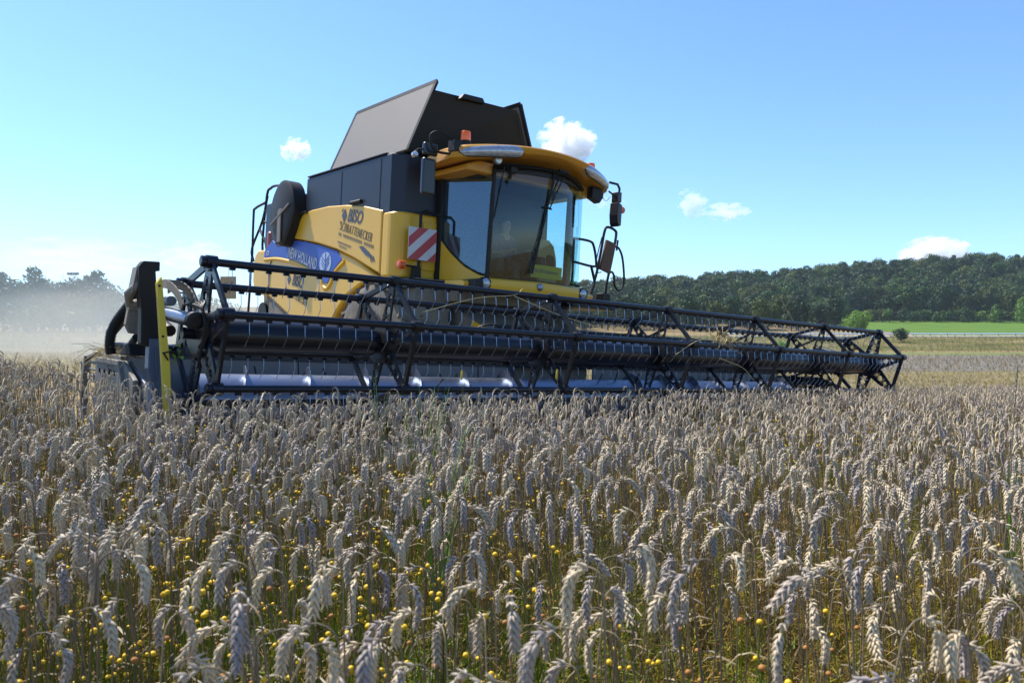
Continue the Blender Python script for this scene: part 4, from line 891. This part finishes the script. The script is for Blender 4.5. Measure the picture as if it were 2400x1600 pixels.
# undergrowth of weeds
def weed(seedv, mt_, hgt=.42, n=26):
    rd = random.Random(seedv); m = MB()
    for k in range(n):
        a = rd.uniform(0, 6.28); r0 = rd.uniform(0, .05); L = hgt*rd.uniform(.5, 1.05); ln = rd.uniform(.05, .3); ww = rd.uniform(.0008, .0028); V = []
        for i in range(5):
            t = i/4; r = r0+ln*L*t*t; z = L*t*(1-.12*t); s_ = ww*(1.1-t); V += [(math.cos(a)*r-math.sin(a)*s_, math.sin(a)*r+math.cos(a)*s_, z), (math.cos(a)*r+math.sin(a)*s_, math.sin(a)*r-math.cos(a)*s_, z)]
        m.add(V, [(2*i, 2*i+1, 2*i+3, 2*i+2) for i in range(4)])
        for j in range(5):                       # feathery leaflets
            t = rd.uniform(.25, .95); r = r0+ln*L*t*t; z = L*t*(1-.12*t); b = rd.uniform(0, 6.28); l = rd.uniform(.012, .045); c = Vector((math.cos(a)*r, math.sin(a)*r, z)); dv = Vector((math.cos(b), math.sin(b), rd.uniform(-.1, .8)))*l; sv = Vector((-math.sin(b), math.cos(b), 0))*.0016
            m.add([c-sv, c+sv, c+dv+sv*.3, c+dv-sv*.3], [(0, 1, 2, 3)])
    return m
weeds = [proto("weed_%d" % i, [(weed(40+i, None, hgt=.30+.05*(i % 3)), weed_mts[i % 3])]) for i in range(6)]
wc = make_collection("weedset", weeds)
XA, YA = field(lambda x, y: np.clip(.95-.05*y, .25, 1), -6, 6, -.3, 9, .085); XB, YB = field(lambda x, y: .35+0*x, -14, 14, 9, 18, .2)
XW = np.concatenate([XA, XB]); YW = np.concatenate([YA, YB]); k = standing(XW, YW) & inview(XW, YW); XW, YW = XW[k], YW[k]
pw = patch(XW, YW, .9); iw = np.clip((pw*1.6+1.5+rng.normal(0, .7, len(XW))).astype(int), 0, 2); iw = np.array([[0, 2, 1][q] if rng.random() < .75 else [2, 0, 0][q] for q in iw])+3*rng.integers(0, 2, len(XW))
scatter("weed_undergrowth", np.stack([XW, YW, ground_z(XW, YW)], 1), np.stack([rng.normal(0, .12, len(XW)), rng.normal(0, .12, len(XW)), rng.uniform(0, 6.28, len(XW))], 1), rng.uniform(.7, 1.35, len(XW)), iw, wc, "olive green and rusty weeds growing thickly under the wheat", "weeds")
# chamomile with bare round heads, a few still with petals
def flower(seedv, mt_, petals=False, heads=1):
    rd = random.Random(seedv); st = MB(); hd = MB(); pt = MB(); H = .455; sp = []
    for k in range(heads):
        a = rd.uniform(0, 6.28); r = rd.uniform(.02, .07) if heads > 1 else .02; h = H*rd.uniform(.86, 1.04) if k else H
        tip = Vector((math.cos(a)*r, math.sin(a)*r, h)); st.tube([(0, 0, 0 if k == 0 else H*.45), (tip.x*.3, tip.y*.3, h*.6), tip], .0011, 4, cap=False)
        R_ = rd.uniform(.0042, .0064); sp.append(len(hd.v)); hd.lathe([(-R_*.55, R_*.4), (-R_*.35, R_*.85), (0, R_*1.0), (R_*.45, R_*.87), (R_*.8, R_*.5), (R_*.95, R_*.1)], tip, (rd.uniform(-.2, .2), rd.uniform(-.2, .2), 1), 10)
        if petals:
            for j in range(12):
                b = 2*math.pi*j/12; d = Vector((math.cos(b), math.sin(b), rd.uniform(-.6, .1))); s_ = Vector((-math.sin(b), math.cos(b), 0))*.002
                pt.add([tip+d*.005-s_, tip+d*.005+s_, tip+d*.014+s_*.8, tip+d*.014-s_*.8], [(0, 1, 2, 3)])
    hs_ = []
    for k in range(heads):
        h1 = MB(); nv = len(hd.v)//heads; nfc = len(hd.f)//heads; h1.v = hd.v[k*nv:(k+1)*nv]; h1.f = [tuple(i-k*nv for i in f) for f in hd.f[k*nfc:(k+1)*nfc]]
        p1 = MB(); np_ = len(pt.v)//heads; nfp = len(pt.f)//heads; p1.v = pt.v[k*np_:(k+1)*np_]; p1.f = [tuple(i-k*np_ for i in f) for f in pt.f[k*nfp:(k+1)*nfp]]; hs_.append((h1, p1))
    return st, hd, pt, hs_
FK = [(fl_y, False, 1), (fl_y, False, 1), (fl_y, False, 3), (fl_b, False, 1), (fl_b, False, 2), (fl_y, True, 2)]
fls = [flower(70+i, *f) for i, f in enumerate(FK)]
fset = make_collection("flowerset", [proto("flower_%d" % i, [(a, weed_mts[1]), (b, FK[i][0])]+([(c, fl_w)] if c.v else [])) for i, (a, b, c, _) in enumerate(fls)])
XF, YF = field(lambda x, y: np.clip(.85-.05*y, .10, 1), -8, 8, .3, 13, .056); k = standing(XF, YF) & inview(XF, YF, .1); XF, YF = XF[k], YF[k]
pf = patch(XF, YF, 1.3); k = rng.uniform(0, 1, len(XF)) < np.clip(.18+.9*pf+.25*(YF < 2.2), .04, 1); XF, YF = XF[k], YF[k]; o_ = np.argsort(np.hypot(XF, YF)); XF, YF = XF[o_], YF[o_]; ZF = ground_z(XF, YF)
fi = rng.choice(6, len(XF), p=[.24, .19, .20, .20, .16, .01]); fs = rng.uniform(.9, 1.32, len(XF)); fr = rng.uniform(0, 6.28, len(XF)); ft = rng.normal(0, .12, len(XF))
sn = (np.abs(XF) < .66*YF) & (YF > .8); nf = np.where(sn)[0][:260]; mk = np.ones(len(XF), bool); mk[nf] = False
print("flowers", len(XF), "weeds", len(XW))
scatter("chamomile_patch", np.stack([XF, YF, ZF], 1)[mk], np.stack([ft, ft*.5, fr], 1)[mk], fs[mk], fi[mk], fset, "yellow and brown chamomile heads scattered through the farther wheat", "flowers")
FL = ["bright yellow ball shaped chamomile head on a thin green stem", "bright yellow ball shaped chamomile head on a thin green stem", "chamomile plant with three round yellow heads", "withered brown chamomile head on a thin stem", "chamomile plant with two withered brown heads", "chamomile with white petals around yellow centres"]
fst = [proto("chamomile", [(a, weed_mts[1])]) for a, b, c, _ in fls]; fhd = [[proto("flower_head", [(b, FK[i][0])]+([(c, fl_w)] if c.v else [])) for b, c in f[3]] for i, f in enumerate(fls)]
FP = {}
for i in nf:
    o = bpy.data.objects.new("chamomile", fst[fi[i]]); col.objects.link(o); o.location = (XF[i], YF[i], ZF[i]); o.rotation_euler = (ft[i], ft[i]*.5, fr[i]); o.scale = (fs[i],)*3
    tag(o, FL[fi[i]]+" low among the foreground wheat", "flower", ["yellow chamomile flowers", "yellow chamomile flowers", "three headed chamomile", "brown chamomile heads", "two headed brown chamomile", "white petalled chamomile"][fi[i]])
    for hm in fhd[fi[i]]: e = bpy.data.objects.new("flower_head", hm); col.objects.link(e); e.parent = o

# tall grasses standing above the crop
def blades(name, px, d, top, n, spread, label, width=.005, foxtail=False):
    x = (px-1200)/1838*d; z0 = gz(x, d); rd = random.Random(int(px)); m = MB()
    for k in range(n):
        a = rd.uniform(0, 6.28); L = top*rd.uniform(.72, 1.0); r1 = spread*rd.uniform(.2, 1)
        V = []
        for i in range(7):
            t = i/6; r = r1*t*t; s_ = width*(1-t**2)*.5+.0006; z = L*t; V += [(math.cos(a)*r-math.sin(a)*s_, math.sin(a)*r+math.cos(a)*s_, z), (math.cos(a)*r+math.sin(a)*s_, math.sin(a)*r-math.cos(a)*s_, z)]
        m.add(V, [(2*i, 2*i+1, 2*i+3, 2*i+2) for i in range(6)])
    o = m.build(name, grass_mt, fix=False); o.location = (x, d, z0); tag(o, label, "grass")
    if foxtail:
        h = MB(); h.lathe([(-.035, .003), (-.025, .007), (.02, .0075), (.035, .003)], (0, 0, top+.01), (.1, 0, 1), 10); st = MB(); st.tube([(0, 0, 0), (.004, 0, top)], .0015, 5); st.build("stem", weed_mts[0], o); h.build("seed_head", yel_guard, o, smooth=True)
    return o
blades("grass_tuft", 893, 5.0, 1.0, 8, .10, "bright green grass blades reaching over the bottom reel tube", .008)
blades("grass_tuft", 985, 3.7, 1.0, 18, .34, "broad bright green grass tuft left of centre in the wheat", .010)
blades("grass_tuft", 1020, 2.6, .84, 14, .22, "green grass tuft low between ears below the bigger tuft", .008)
blades("grass_tuft", 2375, 2.9, .86, 8, .10, "green grass blades at the right edge of the photo", .008)
blades("foxtail_grass", 1082, 5.6, .93, 2, .05, "thin foxtail grass with yellow head in front of the auger", .004, True)
blades("foxtail_grass", 1305, 5.4, .96, 2, .05, "taller foxtail grass with yellow head right of centre", .005, True)
def drystem(px, py_top, d, label):
    x = (px-1200)/1838*d; z0 = gz(x, d); top = 1.10+(800-py_top)/1838*d-z0; m = MB(); m.tube(curve_pts([(-.03, 0, 0), (.0, 0, top*.6), (.03, 0, top)], 5), .0022, 6); o = m.build("dry_grass_stem", stem_mt); o.location = (x, d, z0)
    h = MB()
    for k in range(14): t = k/14; seed(h, Vector((.012+.02*t+.003*(-1)**k, 0, top*(.86+.14*t))), Vector((.3*(-1)**k, 0, 1)), 1, .018, .005)
    h.build("seed_head", ear_mt, o); tag(o, label, "grass")
drystem(2368, 858, 3.2, "dry pale grass stem rising beyond the crop at right"); drystem(215, 905, 8, "dry stem beside the grey header shield")

gt = [proto("tuft_%d" % i, [(weed(300+i, None, hgt=.5, n=14), [weed_mts[0], stem_mt, weed_mts[2], stem_mt, weed_mts[1]][i])]) for i in range(5)]
for me_ in gt:                                     # broader blades, they are only seen from far away
    me_.transform(Matrix.Diagonal((2.2, 2.2, 1, 1)))
gtc = make_collection("tuftset", gt)
def tufts(name, x0, x1, y0, y1, cell, sc_, ch, label, dens=.8):
    a, b = field(lambda x, y: dens+0*x, x0, x1, y0, y1, cell); k = (a > -.72*b) & (a < .70*b); a, b = a[k], b[k]; Lz = ground_z(a, b)
    L = MHI[:3, :3] @ np.stack([a, b, Lz])+MHI[:3, 3:4]; k = ~((np.abs(L[0]) < 6.2) & (L[1] > -1) & (L[1] < 11)) & (L[1] > -.3); a, b, Lz = a[k], b[k], Lz[k]
    scatter(name, np.stack([a, b, Lz-.02], 1), np.stack([0*a, 0*a, rng.uniform(0, 6.28, len(a))], 1), rng.uniform(sc_[0], sc_[1], len(a)), np.array(ch)[rng.integers(0, len(ch), len(a))], gtc, label, "grass")
tufts("stubble_straw", -60, 62, 16, 90, .62, (.5, .9), [1, 3, 0, 2], "golden cut stubble beyond the standing wheat")
tufts("bank_tall_grass", 5, 135, 150, 183, 1.1, (1.2, 2.4), [0, 1, 2, 3, 0, 4], "tall dry and green grass on the road bank")
tufts("brown_crop_plants", 5, 100, 86, 140, 1.0, (1.0, 1.5), [3, 1, 2], "brown ripe crop in the field below the bank")
tufts("rough_grass", -120, 0, 90, 150, 1.3, (1.2, 2.4), [0, 1, 2, 4, 3], "rough dry grass in front of the hazy trees")
# ------------------------------------------------------------------ trees
bark = mat("bark", (.09, .07, .05), .9, var=.3)
gm = [foliage_mat("leaves_deep", (.016, .040, .010), .4, .6, .25, .1), foliage_mat("leaves_mid", (.027, .064, .011), .4, .6, .25, .1), foliage_mat("leaves_olive", (.055, .080, .014), .4, .6, .25, .1), foliage_mat("leaves_bright", (.11, .20, .035), .35, .6, .5, .3), foliage_mat("leaves_bluish", (.020, .050, .024), .35, .6, .25, .1)]
def crown_geo(seedv, Hh, Rr, n, leaf, style="round"):
    rd = random.Random(seedv); m = MB(); blobs = []
    nb = 9
    for b in range(nb):
        if style == "cone": t = b/nb; z = Hh*(.15+.85*t); r = Rr*(1-t)*.8+.15*Rr; a = rd.uniform(0, 6.28); blobs.append((Vector((math.cos(a)*r*.35, math.sin(a)*r*.35, z)), r*.85))
        else:
            a = rd.uniform(0, 6.28); rr = Rr*rd.uniform(.1, .62); z = Hh*rd.uniform(.34, .84); blobs.append((Vector((math.cos(a)*rr, math.sin(a)*rr, z)), Rr*rd.uniform(.32, .55)))
    if style != "cone": blobs.append((Vector((0, 0, Hh*.82)), Rr*.42))
    for k in range(n):
        c, r = blobs[k % len(blobs)]; u = rd.uniform(-1, 1); a = rd.uniform(0, 6.28); s_ = math.sqrt(1-u*u); d = Vector((s_*math.cos(a), s_*math.sin(a), u*.85)); p = c+d*r*(rd.uniform(.55, 1.12))
        nrm = (d+Vector((rd.gauss(0, .5), rd.gauss(0, .5), rd.gauss(0, .5)))).normalized(); uu = nrm.orthogonal().normalized(); vv = nrm.cross(uu); l = leaf*rd.uniform(.5, 1.25); an = rd.uniform(0, 3.14); u2 = uu*math.cos(an)+vv*math.sin(an); v2 = nrm.cross(u2)
        m.add([p-u2*l, p-v2*l*.6, p+u2*l, p+v2*l*.6], [(0, 1, 2, 3)])
    return m
def trunk_geo(seedv, Hh, r):
    rd = random.Random(seedv); m = MB(); m.tube(curve_pts([(0, 0, -.3), (rd.uniform(-.1, .1)*r*3, 0, Hh*.3), (0, rd.uniform(-.2, .2), Hh*.62)], 3), r, 8, r2=r*.45)
    for k in range(4): a = k*1.6+rd.random(); z = Hh*(.32+.08*k); m.tube([(0, 0, z), (math.cos(a)*Hh*.14, math.sin(a)*Hh*.14, z+Hh*.14)], r*.35, 6, r2=r*.12)
    return m
fprot = []
for i in range(10):
    Hh = 14; fprot.append(proto("forest_%d" % i, [(crown_geo(200+i, Hh, 5.4, 2400, .42, "round" if i != 7 else "cone"), gm[[0, 1, 2, 0, 4, 1, 0, 4, 2, 1][i]]), (trunk_geo(i, Hh, .3), bark)]))
fc = make_collection("forestset", fprot)
TX, TY = field(lambda x, y: .95+0*x, -30, 470, 322, 480, 6.3); k = (TX > -.02*TY) & (TX < .92*TY); TX, TY = TX[k], TY[k]
ax_, ay_ = field(lambda x, y: .9+0*x, -10, 140, 212, 322, 6.8); k = (ax_ > -.02*ay_) & (ax_ < .43*ay_+rng.normal(0, 2, len(ax_))) & (ax_ < 88+(ay_-200)*.40); TX = np.concatenate([TX, ax_[k]]); TY = np.concatenate([TY, ay_[k]]); TZ = ground_z(TX, TY)-.6
TS = np.where(TY > 322, rng.uniform(.66, 1.16, len(TX)), rng.uniform(.5, .85, len(TX))); ti = rng.integers(0, 10, len(TX)); print("forest", len(TX))
scatter("woodland", np.stack([TX, TY, TZ], 1), np.stack([0*TX, 0*TX, rng.uniform(0, 6.28, len(TX))], 1), TS, ti, fc, "dark green deciduous wood covering the hill behind the combine", "woodland")
tree_cache = {}
def tree(name, px, d, Hh, Rr, style, gi_, label, group=None, cat="tree", n=1400, leaf=.35, sink=.1):
    x = (px-1200)/1838*d; key = (style, gi_, round(Hh/Rr, 0), n)
    root = empty(name, Matrix.Translation((x, d, gz(x, d)-sink))); tag(root, label, cat, group)
    sd_ = int(px*7+d); crown_geo(sd_, Hh, Rr, n, leaf, style).build("crown", gm[gi_], root, fix=False)
    if cat == "tree": trunk_geo(sd_, Hh, Hh*.018+.04).build("trunk", bark, root, smooth=True)
    else: MB().tube([(0, 0, -.3), (0, 0, Hh*.5)], Hh*.03, 6).build("stem", bark, root)
    return root
tree("bright_shrub", 2008, 201, 5.3, 4.0, "round", 3, "bright green round bush standing behind the guardrail near the reel's far end", None, "bush", 2600, .26)
tree("small_shrub", 2112, 170, 3.0, 2.3, "round", 1, "small dark green bush on the grassy bank beyond the reel end", None, "bush", 900, .2)
tree("small_shrub", 1826, 118, 2.9, 2.4, "round", 3, "pale green bush seen through the right part of the reel", None, "bush", 900, .2)
tree("young_tree", 2333, 306, 7.4, 3.2, "cone", 3, "young pointed tree at the far edge of the bright meadow", None, "tree", 1200, .4)
tree("young_tree", 2398, 300, 10.5, 4.6, "cone", 3, "taller young tree at the right edge of the photo", None, "tree", 1500, .4)
tree("young_tree", 2262, 308, 6.2, 2.0, "cone", 1, "thin dark young tree in the hedge left of the pointed one", None, "tree", 700, .4)
rb = random.Random(3)
for k in range(17):
    px = 2010+k*26+rb.uniform(-6, 6)
    tree("hedge_bush", px, 311+rb.uniform(-3, 3), rb.uniform(3.6, 5.4), rb.uniform(3.0, 4.2), "round", rb.choice([3, 2, 1, 1]), "green bush in the hedge line between bright meadow and dark wood", "bushes along the meadow edge", "bush", 700, .42)
# hazy wood at the left
lt = [(-60, 155, 13), (-15, 150, 13.5), (8, 160, 14), (38, 158, 12.4), (60, 165, 12), (82, 158, 15), (104, 160, 12.4), (125, 172, 11), (142, 168, 12.5), (165, 165, 13.2), (184, 172, 13.5), (203, 160, 13.3), (225, 158, 14.3), (243, 165, 12.3), (262, 170, 9.8), (285, 175, 10.4), (312, 175, 9.5), (338, 180, 9.4), (368, 180, 9), (400, 180, 8.4), (440, 180, 8), (480, 182, 7), (520, 185, 6.5), (560, 185, 6)]
for i, (px, d, Hh) in enumerate(lt):
    tree("field_tree", px, d, Hh*.89, Hh*rb.uniform(.30, .42), "cone" if i in (5, 12, 11, 2) else "round", rb.choice([0, 1, 1, 4]), "hazy tree in the dust veiled row left of the header", "hazy trees behind the dust", "tree", 1300, .36)
for k in range(16):
    tree("field_bush", -50+k*38+rb.uniform(-8, 8), 146+rb.uniform(-4, 8), rb.uniform(4.5, 7), rb.uniform(3.5, 5), "round", rb.choice([1, 1, 2]), "hazy low bush at the foot of the left tree row", "hazy bushes behind the dust", "bush", 900, .36)

# ------------------------------------------------------------------ guardrail, poles, sign
gr = empty("guardrail", Matrix.Translation((0, 0, 0))); tag(gr, "long grey steel guardrail along the road below the bright meadow", "guardrail")
GY = 183.6; X0, X1 = 50, 150; m = MB()
for a in np.arange(X0, X1, 4.0):
    z0, z1 = gz(a, GY), gz(a+4, GY); m.prism([(GY-.12, .48), (GY+.0, .60), (GY-.12, .64), (GY, .76), (GY+.0, .80), (GY+.02, .80), (GY+.05, .74), (GY+.02, .66), (GY+.05, .58), (GY+.02, .5)], 0, a, a+4)
    n_ = len(m.v); m.v[n_-20:] = [(p[0], p[1], p[2]+(z0 if i < 10 else z1)) for i, p in enumerate(m.v[n_-20:])]
m.build("rail", post_mt, gr)
for a in np.arange(X0, X1+.1, 4.0): z = gz(a, GY); MB().box((a-.07, GY+.06, z-.3), (a+.07, GY+.2, z+.86)).build("post", black_plast, gr)
m = MB(); m.prism([(GY-1.3, 2.02), (GY-1.25, 2.32), (GY-.55, 2.44), (GY-.35, 2.44), (GY-.35, 2.0)], 0, X0, X1)
kb = m.build("road_kerb", ramp_mat("pale_concrete", [(.42, .42, .38), (.52, .51, .47)], 3)); kb["kind"] = "structure"
def pole(px, d, ytop, name, label, kind):
    x = (px-1200)/1838*d; z0 = gz(x, d); top = 1.10+(800-ytop)/1838*d; r = empty(name, Matrix.Translation((x, d, z0))); tag(r, label, "pole"); h = top-z0
    if kind == "power":
        m = MB(); w0 = .42
        for sx, sy in ((-1, -1), (1, -1), (1, 1), (-1, 1)): m.bar((sx*w0, sy*w0, -.3), (sx*.12, sy*.12, h), .09, .09)
        for i in range(9):
            t0, t1 = i/9, (i+1)/9; a0, a1 = w0+(.12-w0)*t0, w0+(.12-w0)*t1; sg = 1 if i % 2 else -1
            m.bar((-a0*sg, -a0, h*t0), (a1*sg, -a1, h*t1), .05, .05); m.bar((-a0*sg, a0, h*t0), (a1*sg, a1, h*t1), .05, .05)
        m.build("lattice_shaft", wire_mt, r); m = MB()
        for zc_, wd in ((h*.97, .9), (h*.80, 1.3)): m.bar((-wd, 0, zc_), (wd, 0, zc_), .1, .1)
        m.build("crossarm", wire_mt, r)
    else:
        MB().tube([(0, 0, -.3), (0, 0, h)], .12, 8, r2=.07).build("shaft", post_mt, r)
        if kind == "flood":
            m = MB(); m.bar((-1.2, 0, h*.97), (1.2, 0, h*.97), .12, .12); m.bar((-.8, 0, h*.90), (.8, 0, h*.90), .12, .12)
            for a in (-1.1, -.4, .4, 1.1): m.box((a-.28, -.2, h*.98), (a+.28, .2, h*.98+.5))
            m.build("floodlight", black_frame, r)
    return x, d, top
px_, pd_, pt_ = pole(1713, 235, 688, "power_pole", "grey lattice power pole in front of the dark wood", "power")
pole(171, 188, 641, "floodlight_mast", "mast with floodlights above the hazy trees", "flood"); pole(148, 188, 640, "thin_mast", "thin bare pole just left of the floodlight mast", "thin")
for i, (dz, dx) in enumerate(((-.3, -.9), (-.3, .9), (-3.4, 0))):
    a = Vector((px_+dx, pd_, pt_+dz)); b = Vector((px_+150+dx, pd_+30, pt_-8.5+dz)); m = MB()
    m.tube([a.lerp(b, t)+Vector((0, 0, -4*2.2*t*(1-t))) for t in [k/16 for k in range(17)]], .022, 5); o = m.build("power_line", wire_mt); tag(o, ["upper left power line running from the lattice pole to the right", "upper right power line running from the lattice pole to the right", "lowest power line running from the lattice pole to the right"][i], "cable")
d = 24; x = (535-1200)/1838*d; z0 = gz(x, d); r = empty("field_sign", Matrix.Translation((x, d, z0))); tag(r, "tan board sign on a thin post seen left of the yellow rear body", "sign")
zt = 1.10+(800-648)/1838*d-z0; bd_ = MB().box((-.24, -.01, zt-.68), (.24, .01, zt)).build("board", tan_mt, r); MB().tube([(0, .03, 0), (0, .03, zt+.35)], .012, 6).build("post", post_mt, r)
text("KA", "lettering", ink2, bd_, (-.14, -.013, zt-.34), (1, 0, 0), (0, 0, 1), .26, 0, .9, .002, .004)

# ------------------------------------------------------------------ straw caught on the header
def straw_clump(name, c, n, ext, label, up=.1, seed_=1):
    rd = random.Random(seed_); m = MB()
    for k in range(n):
        p = Vector((rd.gauss(0, ext[0]), rd.gauss(0, ext[1]), abs(rd.gauss(0, ext[2])))); a = rd.gauss(0, .6) + (math.pi if rd.random() < .5 else 0); L = rd.uniform(.08, .28)
        d = Vector((math.cos(a), math.sin(a)*.5, rd.gauss(0, .25))); q = p+d*L*.5+Vector((0, 0, rd.uniform(-.01, .04))); e = p+d*L+Vector((0, 0, rd.uniform(-.08, .03)))
        m.tube([p, q, e], .0028, 4)
    o = m.build(name, straw_mt, fix=False); o.matrix_world = MH @ Matrix.Translation(c); tag(o, label, "straw"); return o
straw_clump("straw_clump", (.62, -.25, 1.44), 60, (.16, .04, .06), "tangle of pale straw caught on the front reel tube at mid width", seed_=4)
def long_straw(c, pts, label):
    m = MB(); m.tube(curve_pts(pts, 6), .0045, 5, r2=.003); o = m.build("loose_straw", straw_mt, smooth=True); o.matrix_world = MH @ Matrix.Translation(c); tag(o, label, "straw")
long_straw((-2.6, .15, 1.76), [(-.9, -.1, -.22), (-.3, -.08, -.05), (.2, -.04, .02), (.35, 0, .10)], "long bent straw lying across the two upper reel tubes left of the cab lights")
long_straw((-2.1, .15, 1.72), [(-.3, -.05, .05), (.3, -.08, -.1), (.9, -.1, -.2)], "straight pale straw slanting down below the cab nose")
long_straw((2.9, .14, 1.80), [(0, 0, 0), (-.16, 0, .12), (-.42, .02, .38)], "dry stalk sticking up from the far part of the top reel tube")
long_straw((.2, -.26, 1.42), [(-.5, -.02, -.15), (-.1, -.05, .03), (.4, -.02, .0), (.8, -.03, -.12)], "long straw drooping over the front reel tube at mid width")
long_straw((.9, -.3, 1.2), [(-.4, 0, .05), (0, -.05, -.05), (.3, -.03, -.2)], "broken straw hanging in front of the reel drum")
straw_clump("straw_clump", (-5.60, 1.75, 1.04), 70, (.03, .26, .012), "loose chopped straw lying on top of the grey left shield", seed_=9)
straw_clump("straw_clump", (.9, 1.4, .55), 110, (.5, .3, .1), "heap of straw lying in the trough behind the reel", seed_=12)
m = MB()
for k in range(9):
    c = Vector((random.gauss(0, .03), random.gauss(0, .03), random.gauss(0, .045))); a = random.uniform(0, 6.28); u = Vector((math.cos(a), 0, math.sin(a)))*.016; v = Vector((-math.sin(a), .3, math.cos(a)))*.012; m.add([c-u, c-v, c+u, c+v], [(0, 1, 2, 3)])
o = m.build("caught_leaf", grass_mt, fix=False); o.matrix_world = MH @ Matrix.Translation((-5.52, .25, 1.08)); tag(o, "bright green weed leaves caught beside the left reel end", "leaves")

# ------------------------------------------------------------------ clouds, haze, dust
def vol_mat(name, expr, color, aniso=.2, ncol=None):
    m = bpy.data.materials.new(name); m.use_nodes = True; n = m.node_tree; n.nodes.remove(n.nodes["Principled BSDF"]); o = n.nodes["Material Output"]
    v = n.nodes.new("ShaderNodeVolumePrincipled"); v.inputs["Color"].default_value = (*color, 1); v.inputs["Anisotropy"].default_value = aniso; n.links.new(v.outputs[0], o.inputs["Volume"])
    if isinstance(expr, (int, float)): v.inputs["Density"].default_value = expr; return m
    dens, nscale, thr, soft, det = expr
    tc = n.nodes.new("ShaderNodeTexCoord"); ln = n.nodes.new("ShaderNodeVectorMath"); ln.operation = 'LENGTH'; n.links.new(tc.outputs["Object"], ln.inputs[0])
    no = n.nodes.new("ShaderNodeTexNoise"); no.inputs["Scale"].default_value = nscale; no.inputs["Detail"].default_value = det; no.inputs["Roughness"].default_value = .55; n.links.new(tc.outputs["Object"], no.inputs[0])
    ct = n.nodes.new("ShaderNodeMath"); ct.operation = 'MULTIPLY_ADD'; ct.inputs[1].default_value = 2.0 if det > 5 else 1.0; ct.inputs[2].default_value = -.5 if det > 5 else 0; n.links.new(no.outputs[0], ct.inputs[0])
    f = n.nodes.new("ShaderNodeMath"); f.operation = 'MULTIPLY_ADD'; f.inputs[1].default_value = -thr; n.links.new(ln.outputs["Value"], f.inputs[0]); n.links.new(ct.outputs[0], f.inputs[2])
    mr = n.nodes.new("ShaderNodeMapRange"); mr.interpolation_type = 'SMOOTHSTEP'; mr.inputs[1].default_value = soft[0]; mr.inputs[2].default_value = soft[1]; mr.inputs[4].default_value = dens
    n.links.new(f.outputs[0], mr.inputs[0]); n.links.new(mr.outputs[0], v.inputs["Density"]); return m
def cloud(px, py, wpx, hpx, label, dens=.045, D_=2600, seed_=0, thr=.55, soft=(.12, .26), ns=1.9, tilt=0):
    me = bpy.data.meshes.new("cloud"); bm = bmesh.new(); bmesh.ops.create_icosphere(bm, subdivisions=3, radius=1.0); 
    bm.to_mesh(me); bm.free(); o = bpy.data.objects.new("cloud", me); col.objects.link(o)
    s = D_/1838; o.location = ((px-1200)*s, D_, 1.1+(800-py)*s); o.scale = (wpx*.5*s, wpx*.4*s, hpx*.5*s); o.rotation_euler = (0, tilt, seed_*.0)
    mm = vol_mat("cloud_vapour", (dens, ns, thr, soft, 6), (1, 1, 1), .35)
    mp = mm.node_tree.nodes.new("ShaderNodeVectorMath"); mp.operation = 'ADD'; mp.inputs[1].default_value = (seed_*3.7, seed_*1.3, seed_*2.1)
    no = [q for q in mm.node_tree.nodes if q.type == 'TEX_NOISE'][0]; tc = [q for q in mm.node_tree.nodes if q.type == 'TEX_COORD'][0]
    mm.node_tree.links.new(tc.outputs["Object"], mp.inputs[0]); mm.node_tree.links.new(mp.outputs[0], no.inputs[0])
    me.materials.append(mm); tag(o, label, "cloud"); return o
cloud(694, 352, 76, 66, "small white puff of cloud left of the raised tank covers", seed_=1)
cloud(1328, 338, 150, 130, "bright white cumulus rising behind the cab roof", seed_=2, thr=.5)
cloud(1622, 476, 88, 74, "left puff of the paired clouds right of the cab", seed_=3, dens=.02)
cloud(1702, 495, 120, 50, "flat right puff of the paired clouds right of the cab", seed_=4, dens=.018)
cloud(2190, 592, 170, 80, "white cloud peeping over the wooded hill", seed_=5, thr=.48)
cloud(1420, 472, 110, 40, "faint wisp of cloud between cab and mirror", seed_=6, dens=.006)
cloud(190, 610, 420, 110, "broad faint cloud bank low over the hazy trees", seed_=7, dens=.0016, ns=3, thr=.45)
cloud(460, 605, 190, 90, "pale cloud low behind the left reel end", seed_=8, dens=.004, ns=3, thr=.45)
hz = MB().box((-760, -25, -8), (960, 1000, 75)).build("haze", vol_mat("haze_air", .00013, (.72, .86, 1.0), .2)); hz["kind"] = "stuff"; hz["label"] = "thin blue haze in the air"
me = bpy.data.meshes.new("dust_cloud"); bm = bmesh.new(); bmesh.ops.create_icosphere(bm, subdivisions=3, radius=1.0); bm.to_mesh(me); bm.free()
dc = bpy.data.objects.new("dust_cloud", me); col.objects.link(dc); dc.location = (-38, 66, -1.0); dc.scale = (36, 56, 15); dc.rotation_euler = (0, 0, R(28))
me.materials.append(vol_mat("field_dust", (.009, 1.5, .60, (-.10, .42), 4), (.66, .76, .80), .1)); tag(dc, "tan dust drifting behind the combine over the stubble at left", "dust", kind="stuff")

me = bpy.data.meshes.new("ground_dust"); bm = bmesh.new(); bmesh.ops.create_icosphere(bm, subdivisions=3, radius=1.0); bm.to_mesh(me); bm.free()
d2 = bpy.data.objects.new("ground_dust", me); col.objects.link(d2); d2.location = (-20, 44, -.3); d2.scale = (17, 26, 4.6); d2.rotation_euler = (0, 0, R(30))
me.materials.append(vol_mat("low_dust", (.020, 2.6, .50, (-.05, .36), 5), (.72, .64, .52), .1)); tag(d2, "low tan dust billowing close behind the left end of the header", "dust", kind="stuff")
